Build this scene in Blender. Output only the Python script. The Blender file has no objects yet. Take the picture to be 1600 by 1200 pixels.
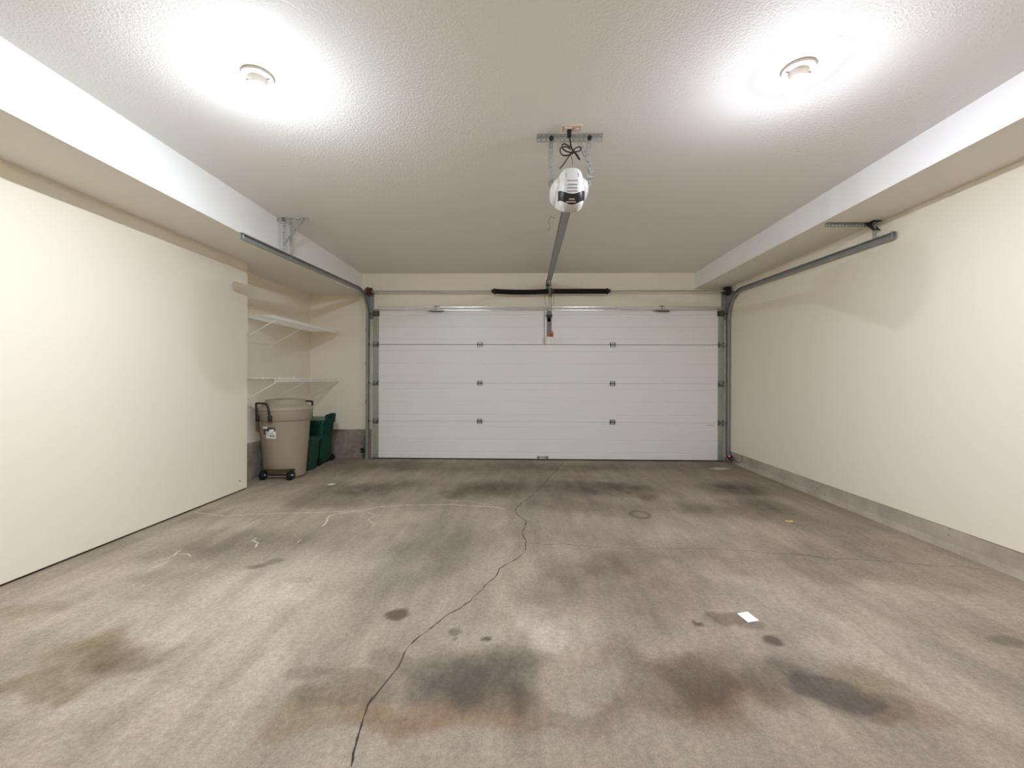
import bpy, math, random
import numpy as np
from mathutils import Vector, Matrix
random.seed(7)
SC = bpy.context.scene
COL = SC.collection
PI = math.pi

# ------------------------------------------------------------------ camera, world, exposure
cam_d = bpy.data.cameras.new('camera')
cam = bpy.data.objects.new('camera', cam_d); COL.objects.link(cam)
cam_d.sensor_fit = 'HORIZONTAL'; cam_d.sensor_width = 36.0
cam_d.lens = 36.0 * 660.0 / 1600.0
cam_d.shift_y = -8.55 / 1600.0
cam_d.clip_start = 0.02
YAW, ROLL, CAMH = 0.0238, 0.0036, 1.1355
cam.matrix_world = (Matrix.Translation((0, 0, CAMH)) @ Matrix.Rotation(YAW, 4, 'Z')
                    @ Matrix.Rotation(PI / 2, 4, 'X') @ Matrix.Rotation(ROLL, 4, 'Z'))
SC.camera = cam
world = bpy.data.worlds.new('world'); SC.world = world
world.use_nodes = True
world.node_tree.nodes['Background'].inputs[0].default_value = (0.6, 0.62, 0.65, 1)
world.node_tree.nodes['Background'].inputs[1].default_value = 0.05
SC.view_settings.view_transform = 'Standard'
SC.view_settings.look = 'None'
SC.view_settings.gamma = 1.0
SC.view_settings.use_curve_mapping = False
SC.view_settings.exposure = 0.0
SC.cycles.use_denoising = True
SC.cycles.max_bounces = 12
SC.cycles.diffuse_bounces = 8

BULB_LEFT = (0.92, 1.03, 1.15)
BULB_RIGHT = (0.95, 1.0, 1.16)
BULB_POWER = 9000.0

# ------------------------------------------------------------------ room dimensions (metres)
D = 5.904          # front face of the garage door and far wall
ZC = 2.619         # ceiling
XLB, ZLB = -2.278, 2.304   # left bulkhead inner face, underside
XRB, ZRB = 2.399, 2.397    # right bulkhead
XR = 2.85          # right wall
XP = -2.807        # left partition face
YP = 4.25          # partition far end
XA = -3.02         # alcove side wall
YB = -0.75         # rear wall
DX0, DX1, DZ = -2.10, 2.78, 2.11

# ------------------------------------------------------------------ materials
def srgb(r, g, b):
    f = lambda c: (c / 255 / 12.92) if c / 255 <= 0.04045 else ((c / 255 + 0.055) / 1.055) ** 2.4
    return (f(r), f(g), f(b), 1)

def mat(name, col, rough=0.5, metal=0.0, bump=None, var=None, emit=None, coat=0.0, spec=None):
    """bump = (scale, strength, distance); var = (scale, amount) brightness mottling"""
    m = bpy.data.materials.new(name); m.use_nodes = True
    nt = m.node_tree; b = nt.nodes['Principled BSDF']
    b.inputs['Base Color'].default_value = col
    b.inputs['Roughness'].default_value = rough
    b.inputs['Metallic'].default_value = metal
    if spec is not None: b.inputs['Specular IOR Level'].default_value = spec
    if coat: b.inputs['Coat Weight'].default_value = coat
    tc = nt.nodes.new('ShaderNodeTexCoord')
    if var:
        n = nt.nodes.new('ShaderNodeTexNoise'); n.inputs['Scale'].default_value = var[0]
        n.inputs['Detail'].default_value = 5
        nt.links.new(tc.outputs['Object'], n.inputs['Vector'])
        mx = nt.nodes.new('ShaderNodeMix'); mx.data_type = 'RGBA'
        a = var[1]
        mx.inputs[6].default_value = tuple(c * (1 - a) for c in col[:3]) + (1,)
        mx.inputs[7].default_value = tuple(min(1, c * (1 + a)) for c in col[:3]) + (1,)
        nt.links.new(n.outputs[0], mx.inputs[0]); nt.links.new(mx.outputs[2], b.inputs['Base Color'])
    if bump:
        n = nt.nodes.new('ShaderNodeTexNoise'); n.inputs['Scale'].default_value = bump[0]
        n.inputs['Detail'].default_value = 3
        nt.links.new(tc.outputs['Object'], n.inputs['Vector'])
        bp = nt.nodes.new('ShaderNodeBump'); bp.inputs['Strength'].default_value = bump[1]
        bp.inputs['Distance'].default_value = bump[2]
        nt.links.new(n.outputs[0], bp.inputs['Height']); nt.links.new(bp.outputs[0], b.inputs['Normal'])
    if emit:
        b.inputs['Emission Color'].default_value = tuple(emit[0]) + (1,)
        b.inputs['Emission Strength'].default_value = emit[1]
    return m

def ceiling_mat(name, col, dist=0.006):
    m = bpy.data.materials.new(name); m.use_nodes = True
    nt = m.node_tree; b = nt.nodes['Principled BSDF']
    b.inputs['Base Color'].default_value = col; b.inputs['Roughness'].default_value = 0.75
    tc = nt.nodes.new('ShaderNodeTexCoord')
    n = nt.nodes.new('ShaderNodeTexNoise'); n.inputs['Scale'].default_value = 78
    n.inputs['Detail'].default_value = 2; n.inputs['Distortion'].default_value = 0.6
    nt.links.new(tc.outputs['Object'], n.inputs['Vector'])
    r = nt.nodes.new('ShaderNodeValToRGB')
    r.color_ramp.elements[0].position = 0.42; r.color_ramp.elements[1].position = 0.62
    nt.links.new(n.outputs[0], r.inputs[0])
    bp = nt.nodes.new('ShaderNodeBump'); bp.inputs['Strength'].default_value = 0.22
    bp.inputs['Distance'].default_value = dist
    nt.links.new(r.outputs[0], bp.inputs['Height']); nt.links.new(bp.outputs[0], b.inputs['Normal'])
    return m

def concrete_mat(name, col, dark, vary=3.0, pits=True):
    m = bpy.data.materials.new(name); m.use_nodes = True
    nt = m.node_tree; N = nt.nodes.new; L = nt.links.new
    b = nt.nodes['Principled BSDF']; b.inputs['Roughness'].default_value = 0.85
    tc = N('ShaderNodeTexCoord')
    n = N('ShaderNodeTexNoise'); n.inputs['Scale'].default_value = vary; n.inputs['Detail'].default_value = 8
    n.inputs['Roughness'].default_value = 0.65
    L(tc.outputs['Object'], n.inputs['Vector'])
    r = N('ShaderNodeValToRGB'); r.color_ramp.elements[0].color = dark; r.color_ramp.elements[1].color = col
    r.color_ramp.elements[0].position = 0.33; r.color_ramp.elements[1].position = 0.62
    L(n.outputs[0], r.inputs[0])
    v = N('ShaderNodeTexVoronoi'); v.inputs['Scale'].default_value = 24
    L(tc.outputs['Object'], v.inputs['Vector'])
    t = N('ShaderNodeMath'); t.operation = 'LESS_THAN'; t.inputs[1].default_value = 0.12
    L(v.outputs['Distance'], t.inputs[0])
    n2 = N('ShaderNodeTexNoise'); n2.inputs['Scale'].default_value = 3.1
    L(tc.outputs['Object'], n2.inputs['Vector'])
    g = N('ShaderNodeMath'); g.operation = 'GREATER_THAN'; g.inputs[1].default_value = 0.56
    L(n2.outputs[0], g.inputs[0])
    mu = N('ShaderNodeMath'); mu.operation = 'MULTIPLY'; L(t.outputs[0], mu.inputs[0]); L(g.outputs[0], mu.inputs[1])
    mx = N('ShaderNodeMix'); mx.data_type = 'RGBA'; mx.inputs[7].default_value = tuple(c * 0.45 for c in dark[:3]) + (1,)
    L(mu.outputs[0], mx.inputs[0]); L(r.outputs[0], mx.inputs[6]); L(mx.outputs[2], b.inputs['Base Color'])
    n3 = N('ShaderNodeTexNoise'); n3.inputs['Scale'].default_value = 60; n3.inputs['Detail'].default_value = 6
    L(tc.outputs['Object'], n3.inputs['Vector'])
    bp = N('ShaderNodeBump'); bp.inputs['Strength'].default_value = 0.4; bp.inputs['Distance'].default_value = 0.004
    L(n3.outputs[0], bp.inputs['Height']); L(bp.outputs[0], b.inputs['Normal'])
    return m

M = {}
M['cream'] = mat('cream wall paint', srgb(240, 232, 214), 0.55, bump=(90, 0.15, 0.002), var=(1.2, 0.015))
M['white_wall'] = mat('white bulkhead paint', srgb(242, 241, 239), 0.5, bump=(80, 0.1, 0.002))
M['ceiling'] = ceiling_mat('knockdown ceiling texture', srgb(238, 234, 229))
M['soffit'] = ceiling_mat('soffit texture', srgb(234, 229, 219), 0.002)
M['curb'] = concrete_mat('curb concrete', srgb(188, 177, 163), srgb(158, 146, 132), 2.6)
M['foundation'] = concrete_mat('foundation concrete', srgb(166, 155, 142), srgb(120, 109, 98), 3.5)
M['door_white'] = mat('door panel enamel', srgb(237, 236, 234), 0.38, bump=(260, 0.12, 0.001))
M['galv'] = mat('galvanised steel', srgb(186, 188, 184), 0.40, 0.55, var=(14, 0.16))
M['galv_dull'] = mat('dull zinc steel', srgb(158, 160, 155), 0.48, 0.4, var=(9, 0.15))
M['strut'] = mat('bright rolled steel', srgb(225, 225, 222), 0.24, 0.95)
M['stile'] = mat('grey door end cap', srgb(166, 167, 156), 0.45, 0.3, var=(6, 0.2))
M['steel_dark'] = mat('dark steel', srgb(90, 86, 80), 0.45, 0.7)
M['black_spring'] = mat('oiled black spring', srgb(28, 27, 26), 0.45, 0.3)
M['housing'] = mat('pale grey housing plastic', srgb(214, 213, 209), 0.4)
M['black'] = mat('black plastic', srgb(24, 23, 22), 0.45)
M['rubber'] = mat('black rubber', srgb(16, 16, 16), 0.8)
M['red_drum'] = mat('red brown painted drum', srgb(98, 48, 38), 0.5)
M['white_plastic'] = mat('white plastic', srgb(236, 234, 230), 0.4)
M['off_white'] = mat('off white ceramic', srgb(226, 216, 204), 0.35)
M['taupe'] = mat('taupe rough plastic', srgb(158, 145, 127), 0.6, bump=(140, 0.2, 0.002))
M['taupe_lid'] = mat('taupe lid plastic', srgb(164, 153, 135), 0.5, bump=(140, 0.12, 0.002))
M['green'] = mat('dark green plastic', srgb(1, 64, 48), 0.5)
M['green_lid'] = mat('weathered green lid', srgb(96, 118, 92), 0.55)
M['green_small'] = mat('darker green plastic', srgb(8, 62, 50), 0.5)
M['shelf'] = mat('white epoxy wire', srgb(246, 244, 238), 0.35)
M['red'] = mat('red release handle', srgb(200, 62, 36), 0.5)
M['pink_led'] = mat('pink sensor light', srgb(230, 50, 110), 0.4, emit=((1.0, 0.08, 0.3), 0.8))
M['paper'] = mat('white paper', srgb(245, 244, 242), 0.7)
M['leaf'] = mat('dry yellow leaf', srgb(206, 178, 92), 0.7)
M['label_dark'] = mat('dark brown label', srgb(78, 68, 60), 0.6)
M['ink'] = mat('grey print', srgb(150, 145, 146), 0.7)
M['gap'] = mat('painted gap shade', srgb(70, 55, 42), 0.9)
M['brown'] = mat('rusty brown steel', srgb(120, 90, 66), 0.6, 0.4)
M['beige'] = mat('beige outlet plastic', srgb(214, 196, 176), 0.45)
M['grey_plastic'] = mat('grey channel paint', srgb(132, 131, 130), 0.6)
M['crack'] = mat('crack dark', srgb(58, 49, 42), 0.95)
M['crack_faint'] = mat('crack faint', srgb(92, 81, 70), 0.95)
M['mineral'] = mat('pale mineral line', srgb(190, 180, 164), 0.9)

# ------------------------------------------------------------------ mesh builder
ORG = {}
class MB:
    def __init__(s): s.v = []; s.f = []; s.m = []
    def add(s, vs, fs, mi=0):
        o = len(s.v); s.v += [tuple(p) for p in vs]
        s.f += [tuple(i + o for i in f) for f in fs]; s.m += [mi] * len(fs)
    def box(s, x0, x1, y0, y1, z0, z1, mi=0):
        s.add([(x0,y0,z0),(x1,y0,z0),(x1,y1,z0),(x0,y1,z0),(x0,y0,z1),(x1,y0,z1),(x1,y1,z1),(x0,y1,z1)],
              [(0,3,2,1),(4,5,6,7),(0,1,5,4),(1,2,6,5),(2,3,7,6),(3,0,4,7)], mi)
    def tube(s, pts, r, seg=8, mi=0, cap=True, closed=False):
        pts = [Vector(p) for p in pts]; n = len(pts)
        rr = r if isinstance(r, (list, tuple)) else [r] * n
        rings = []; up = None
        for i, p in enumerate(pts):
            if closed: t = (pts[(i+1) % n] - pts[i-1]).normalized()
            else: t = (pts[min(i+1, n-1)] - pts[max(i-1, 0)]).normalized()
            if up is None:
                up = Vector((0,0,1)) if abs(t.z) < 0.9 else Vector((0,1,0))
            a = (up - t * up.dot(t))
            if a.length < 1e-6: a = t.orthogonal()
            a.normalize(); b = t.cross(a); up = a
            rings.append([p + (a*math.cos(2*PI*k/seg) + b*math.sin(2*PI*k/seg)) * rr[i] for k in range(seg)])
        vs = [q for R in rings for q in R]; fs = []
        for i in range(n if closed else n-1):
            j = (i+1) % n
            for k in range(seg):
                fs.append((i*seg+k, i*seg+(k+1)%seg, j*seg+(k+1)%seg, j*seg+k))
        if cap and not closed:
            fs.append(tuple(range(seg-1, -1, -1))); fs.append(tuple((n-1)*seg+k for k in range(seg)))
        s.add(vs, fs, mi)
    def lathe(s, prof, c, axis='Z', seg=32, mi=0):
        """prof: (radius, height) pairs along the axis"""
        vs = []; fs = []
        for r, h in prof:
            for k in range(seg):
                a = 2*PI*k/seg; u, w = r*math.cos(a), r*math.sin(a)
                p = {'Z': (u, w, h), 'X': (h, u, w), 'Y': (u, h, w)}[axis]
                vs.append((c[0]+p[0], c[1]+p[1], c[2]+p[2]))
        n = len(prof)
        for i in range(n-1):
            for k in range(seg):
                fs.append((i*seg+k, i*seg+(k+1)%seg, (i+1)*seg+(k+1)%seg, (i+1)*seg+k))
        if prof[0][0] > 1e-5: fs.append(tuple(range(seg-1, -1, -1)))
        if prof[-1][0] > 1e-5: fs.append(tuple((n-1)*seg+k for k in range(seg)))
        s.add(vs, fs, mi)
    def extrude(s, prof, fn, closed=True, mi=0, caps=True):
        """sweep a 2-D profile through a list of frames; fn = list of functions (a,b)->point"""
        n = len(prof); vs = [g(a, b) for g in fn for a, b in prof]; fs = []
        for i in range(len(fn)-1):
            for k in range(n if closed else n-1):
                fs.append((i*n+k, i*n+(k+1)%n, (i+1)*n+(k+1)%n, (i+1)*n+k))
        if caps and closed:
            fs.append(tuple(range(n-1, -1, -1))); fs.append(tuple((len(fn)-1)*n+k for k in range(n)))
        s.add(vs, fs, mi)
    def holed(s, p, a, b, w, pitch, hole=0.45, mi=0):
        """perforated strip: start p, vector a along its length, unit b across, width w"""
        p, a, b = Vector(p), Vector(a), Vector(b).normalized(); Ln = a.length; a = a.normalized()
        n = max(1, round(Ln / pitch)); st = Ln / n
        for i in range(n):
            o = p + a * (i*st)
            q = [o, o + a*st, o + a*st + b*w, o + b*w]
            hx, hw = st*0.3, w*0.2
            c = o + a*st/2 + b*w/2
            h = [c - a*hx - b*hw, c + a*hx - b*hw, c + a*hx + b*hw, c - a*hx + b*hw]
            s.add(q + h, [(0,1,5,4),(1,2,6,5),(2,3,7,6),(3,0,4,7)], mi)
    def build(s, name, mats, parent=None, smooth=False, bevel=0, solid=0, org=None, sub=0, seg=2):
        if not isinstance(mats, (list, tuple)): mats = [mats]
        v = np.array(s.v)
        if parent is not None: o0 = ORG[parent.name]
        elif org is not None: o0 = np.array(org, float)
        else:
            mn, mx = v.min(0), v.max(0); o0 = np.array([(mn[0]+mx[0])/2, (mn[1]+mx[1])/2, mn[2]])
        me = bpy.data.meshes.new(name); me.from_pydata([tuple(q) for q in (v - o0)], [], s.f)
        for m in mats: me.materials.append(m)
        if len(mats) > 1: me.polygons.foreach_set('material_index', s.m)
        if smooth:
            me.polygons.foreach_set('use_smooth', [True]*len(me.polygons))
        me.validate(); me.update()
        import bmesh
        bm = bmesh.new(); bm.from_mesh(me); bmesh.ops.recalc_face_normals(bm, faces=bm.faces); bm.to_mesh(me); bm.free()
        if smooth: me.set_sharp_from_angle(angle=math.radians(38))
        o = bpy.data.objects.new(name, me); COL.objects.link(o)
        if parent is not None: o.parent = parent
        else: o.location = tuple(o0)
        ORG[o.name] = o0
        if solid:
            md = o.modifiers.new('solid', 'SOLIDIFY'); md.thickness = solid; md.offset = 0
        if bevel:
            md = o.modifiers.new('bevel', 'BEVEL'); md.width = bevel; md.segments = seg; md.limit_method = 'ANGLE'
        if sub:
            md = o.modifiers.new('sub', 'SUBSURF'); md.levels = sub; md.render_levels = sub
        return o

def tag(o, label=None, cat=None, group=None, kind=None):
    if label: o['label'] = label
    if cat: o['category'] = cat
    if group: o['group'] = group
    if kind: o['kind'] = kind
    return o
def empty(name, loc, label, cat, group=None, kind=None):
    o = bpy.data.objects.new(name, None); COL.objects.link(o); o.location = loc
    o.empty_display_size = 0.1; ORG[o.name] = np.array(loc, float)
    return tag(o, label, cat, group, kind)
def box_obj(name, d, m, parent=None, bevel=0, **k):
    b = MB(); b.box(*d); return b.build(name, m, parent, bevel=bevel, **k)
def struct(o, label, cat='wall'): return tag(o, label, cat, kind='structure')

def bend(pts, n=10):
    """Catmull-Rom through points"""
    P = [Vector(p) for p in pts]; P = [P[0]*2-P[1]] + P + [P[-1]*2-P[-2]]; out = []
    for i in range(1, len(P)-2):
        for k in range(n):
            t = k/n; a, b, c, d = P[i-1:i+3]
            out.append(0.5*((2*b)+(c-a)*t+(2*a-5*b+4*c-d)*t*t+(3*b-a-3*c+d)*t**3))
    out.append(P[-2]); return out

CRACKS= {'dark': [[(-0.495, 1.218), (-0.509, 1.293), (-0.521, 1.37), (-0.535, 1.453), (-0.52, 1.52), (-0.498, 1.586), (-0.478, 1.658), (-0.48, 1.727), (-0.472, 1.777), (-0.447, 1.845), (-0.416, 1.893), (-0.364, 2.007), (-0.259, 2.143), (-0.202, 2.311), (-0.151, 2.402), (-0.132, 2.516), (-0.058, 2.624), (0.022, 2.762), (0.032, 2.958), (0.001, 3.117), (0.02, 3.211), (0.036, 3.355), (-0.037, 3.543), (-0.061, 3.646), (-0.0, 3.854), (0.092, 4.089), (0.185, 4.378), (0.242, 4.595), (0.413, 5.169), (0.56, 5.725)], [(0.032, 2.924), (0.154, 2.894), (0.287, 2.91), (0.456, 2.871), (0.625, 2.855), (0.788, 2.828), (1.009, 2.857), (1.268, 2.865), (1.504, 2.831), (1.643, 2.785), (1.846, 2.781), (1.935, 2.735), (2.051, 2.73), (2.337, 2.692), (2.485, 2.643), (2.674, 2.64), (2.803, 2.584)], [(1.782, 2.809), (1.888, 2.753), (1.949, 2.698), (2.036, 2.72)], [(-0.535, 1.436), (-0.528, 1.465), (-0.527, 1.501)]], 'pale': [[(-2.779, 3.497), (-2.441, 3.409), (-2.211, 3.467), (-1.849, 3.496), (-1.671, 3.519), (-1.497, 3.56), (-1.368, 3.582), (-1.269, 3.694), (-1.003, 3.76), (-0.663, 3.791), (-0.369, 3.744), (-0.139, 3.679)], [(-1.536, 3.186), (-1.531, 3.257), (-1.574, 3.44), (-1.529, 3.507), (-1.416, 3.563)], [(-1.301, 3.55), (-1.224, 3.485), (-1.217, 3.42), (-1.23, 3.357), (-1.178, 3.284), (-1.133, 3.271), (-1.157, 3.199)], [(-2.268, 2.526), (-2.237, 2.563), (-2.213, 2.591), (-2.24, 2.739)], [(-2.213, 2.591), (-2.212, 2.659), (-2.147, 2.661), (-2.084, 2.624)], [(-2.192, 2.467), (-2.183, 2.51), (-2.166, 2.565)], [(-1.772, 2.765), (-1.809, 2.851), (-1.88, 2.906), (-1.875, 2.954)], [(-1.539, 2.86), (-1.546, 2.941)], [(-0.751, 3.95), (-0.503, 3.896), (-0.258, 3.786)]]}
STAINS= [(-0.181, 1.612, 0.269, 0.146, 0.35, 0), (-0.686, 1.426, 0.194, 0.081, 0.4, 4), (-0.459, 1.405, 0.234, 0.053, 0.4, 2), (-0.249, 1.439, 0.196, 0.066, 0.35, 2), (0.451, 1.613, 0.269, 0.208, 0.25, 1), (0.469, 2.297, 0.626, 0.422, 0.2, 1), (0.185, 1.424, 0.302, 0.081, 0.25, 1), (0.685, 1.655, 0.226, 0.164, 0.3, 1), (0.752, 1.496, 0.295, 0.09, 0.35, 1), (-0.635, 1.516, 0.161, 0.08, 0.3, 4), (-1.66, 4.258, 0.452, 0.29, 0.55, 0), (-1.197, 4.484, 0.408, 0.241, 0.35, 0), (-1.837, 3.808, 0.346, 0.232, 0.3, 0), (-1.29, 3.93, 0.715, 0.33, 0.25, 0), (-0.36, 4.307, 0.392, 0.297, 0.6, 1), (-0.102, 4.445, 0.269, 0.211, 0.3, 1), (-0.628, 4.13, 0.156, 0.137, 0.3, 1), (0.7, 4.423, 0.536, 0.313, 0.6, 0), (1.155, 4.39, 0.266, 0.206, 0.4, 1), (0.441, 3.89, 0.413, 0.363, 0.3, 1), (0.666, 4.91, 0.186, 0.097, 0.35, 2), (0.814, 5.407, 0.246, 0.117, 0.3, 2), (1.198, 4.085, 0.111, 0.111, 0.5, 1), (0.811, 3.713, 0.338, 0.184, 0.2, 0), (2.207, 4.404, 0.334, 0.285, 0.6, 0), (2.13, 3.853, 0.263, 0.277, 0.5, 0), (1.5, 3.774, 0.343, 0.171, 0.3, 0), (1.725, 3.657, 0.332, 0.214, 0.25, 1), (2.326, 3.222, 0.293, 0.277, 0.2, 0), (2.119, 3.505, 0.319, 0.229, 0.2, 1), (-1.731, 1.707, 0.22, 0.101, 0.55, 4), (-1.55, 1.672, 0.165, 0.075, 0.35, 1), (-1.771, 1.509, 0.183, 0.049, 0.4, 4), (-1.709, 1.585, 0.144, 0.06, 0.3, 4), (-2.428, 1.961, 0.119, 0.072, 0.2, 4), (-0.192, 1.601, 0.206, 0.103, 0.75, 0), (-0.037, 1.709, 0.142, 0.078, 0.35, 0), (-0.314, 1.541, 0.14, 0.076, 0.5, 0), (-0.123, 1.5, 0.182, 0.072, 0.45, 1), (-0.362, 1.45, 0.198, 0.073, 0.45, 2), (-0.525, 1.409, 0.128, 0.048, 0.35, 2), (-0.116, 1.415, 0.214, 0.048, 0.4, 2), (-0.825, 1.611, 0.073, 0.035, 0.25, 1), (-0.63, 1.532, 0.139, 0.069, 0.3, 1), (-0.49, 1.657, 0.1, 0.088, 0.25, 1), (0.649, 1.69, 0.141, 0.099, 0.5, 1), (0.697, 1.571, 0.179, 0.099, 0.55, 1), (0.876, 1.56, 0.142, 0.11, 0.5, 1), (1.06, 1.631, 0.124, 0.092, 0.5, 0), (1.122, 1.551, 0.117, 0.083, 0.6, 0), (1.167, 1.493, 0.136, 0.065, 0.4, 0), (1.298, 1.572, 0.095, 0.046, 0.3, 4), (0.716, 1.466, 0.2, 0.057, 0.3, 2), (1.269, 1.654, 0.088, 0.051, 0.35, 4), (0.438, 1.487, 0.18, 0.077, 0.25, 1), (1.308, 1.456, 0.132, 0.045, 0.3, 2), (1.01, 2.011, 0.079, 0.054, 0.45, 1), (1.054, 1.971, 0.06, 0.031, 0.3, 0), (1.101, 1.859, 0.037, 0.037, 0.7, 0), (0.837, 1.975, 0.021, 0.016, 0.9, 1), (0.825, 1.995, 0.009, 0.015, 0.7, 1), (-0.601, 2.027, 0.049, 0.044, 0.75, 1), (-0.58, 2.062, 0.025, 0.023, 0.4, 1), (-0.297, 1.891, 0.029, 0.024, 0.5, 0), (-0.154, 1.835, 0.017, 0.018, 0.8, 0), (-0.285, 1.836, 0.008, 0.015, 0.6, 0), (-1.57, 2.557, 0.093, 0.052, 0.35, 0), (-1.601, 2.512, 0.038, 0.034, 0.3, 0), (-1.243, 2.352, 0.071, 0.037, 0.15, 0), (-0.547, 2.882, 0.349, 0.554, 0.28, 0), (-0.686, 2.576, 0.351, 0.443, 0.18, 0), (-1.397, 3.096, 0.469, 0.384, 0.22, 0), (-2.028, 2.833, 0.386, 0.257, 0.22, 0), (-1.991, 2.367, 0.215, 0.12, 0.2, 0), (-1.618, 2.739, 0.373, 0.26, 0.2, 0), (-2.161, 2.721, 0.206, 0.138, 0.2, 0), (-0.877, 2.255, 0.205, 0.204, 0.15, 0), (0.252, 3.025, 0.733, 0.293, 0.22, 0), (0.684, 2.452, 0.446, 0.321, 0.2, 1), (0.249, 2.519, 0.191, 0.254, 0.3, 0), (0.524, 2.571, 0.156, 0.141, 0.25, 1), (1.085, 2.727, 0.372, 0.179, 0.15, 1), (0.153, 2.219, 0.202, 0.145, 0.2, 0), (0.666, 2.055, 0.187, 0.169, 0.2, 0), (1.552, 2.843, 0.603, 0.259, 0.15, 1), (2.169, 2.499, 0.454, 0.167, 0.15, 1), (2.28, 2.867, 0.521, 0.219, 0.18, 0), (1.683, 2.653, 0.402, 0.188, 0.15, 1), (2.352, 5.51, 0.835, 0.405, 0.2, 0), (-0.942, 5.374, 1.303, 0.347, 0.25, 0), (0.696, 5.442, 0.989, 0.277, 0.3, 0), (-1.615, 5.425, 0.493, 0.275, 0.25, 0), (0.716, 2.715, 0.247, 0.079, 0.2, 1), (2.114, 1.898, 0.072, 0.038, 0.4, 0), (1.796, 2.487, 0.339, 0.116, 0.15, 1), (0.076, 1.957, 0.133, 0.133, 0.55, 3), (0.161, 1.91, 0.145, 0.107, 0.4, 3), (0.002, 2.007, 0.106, 0.129, 0.45, 3), (0.086, 1.838, 0.111, 0.09, 0.35, 3), (0.273, 1.558, 0.071, 0.065, 0.3, 3), (0.206, 1.797, 0.163, 0.103, 0.2, 3), (-1.467, 2.551, 0.232, 0.208, 0.4, 3), (-1.384, 2.172, 0.296, 0.214, 0.4, 3), (-1.535, 1.934, 0.264, 0.17, 0.35, 3), (-1.186, 2.245, 0.238, 0.202, 0.3, 3), (-1.257, 1.798, 0.327, 0.173, 0.25, 3), (-0.952, 1.573, 0.238, 0.119, 0.25, 3), (-1.347, 1.465, 0.2, 0.069, 0.35, 3), (-1.555, 1.402, 0.191, 0.052, 0.2, 3), (-2.033, 1.973, 0.329, 0.125, 0.25, 3), (-2.189, 1.864, 0.198, 0.083, 0.3, 3), (-2.245, 2.359, 0.429, 0.193, 0.35, 3), (-2.385, 3.062, 0.418, 0.225, 0.35, 3), (-2.355, 3.692, 0.392, 0.182, 0.35, 3), (-2.411, 2.14, 0.292, 0.147, 0.35, 3), (-2.371, 4.232, 0.385, 0.215, 0.3, 3), (-2.314, 4.793, 0.436, 0.184, 0.3, 3), (2.084, 2.215, 0.403, 0.17, 0.2, 3), (1.348, 2.075, 0.346, 0.149, 0.25, 3), (1.597, 1.839, 0.334, 0.162, 0.3, 3), (1.602, 1.581, 0.24, 0.147, 0.3, 3), (1.268, 2.322, 0.317, 0.173, 0.2, 3), (1.089, 2.546, 0.231, 0.104, 0.2, 3), (0.884, 3.173, 0.433, 0.188, 0.15, 3), (-0.89, 2.483, 0.226, 0.247, 0.2, 3), (-1.197, 2.653, 0.201, 0.169, 0.2, 3), (-0.211, 1.875, 0.142, 0.113, 0.2, 3), (1.323, 1.83, 0.166, 0.089, 0.25, 3), (2.448, 2.226, 0.202, 0.132, 0.25, 3), (0.54, 2.168, 0.099, 0.251, 0.2, 3)]

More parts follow.
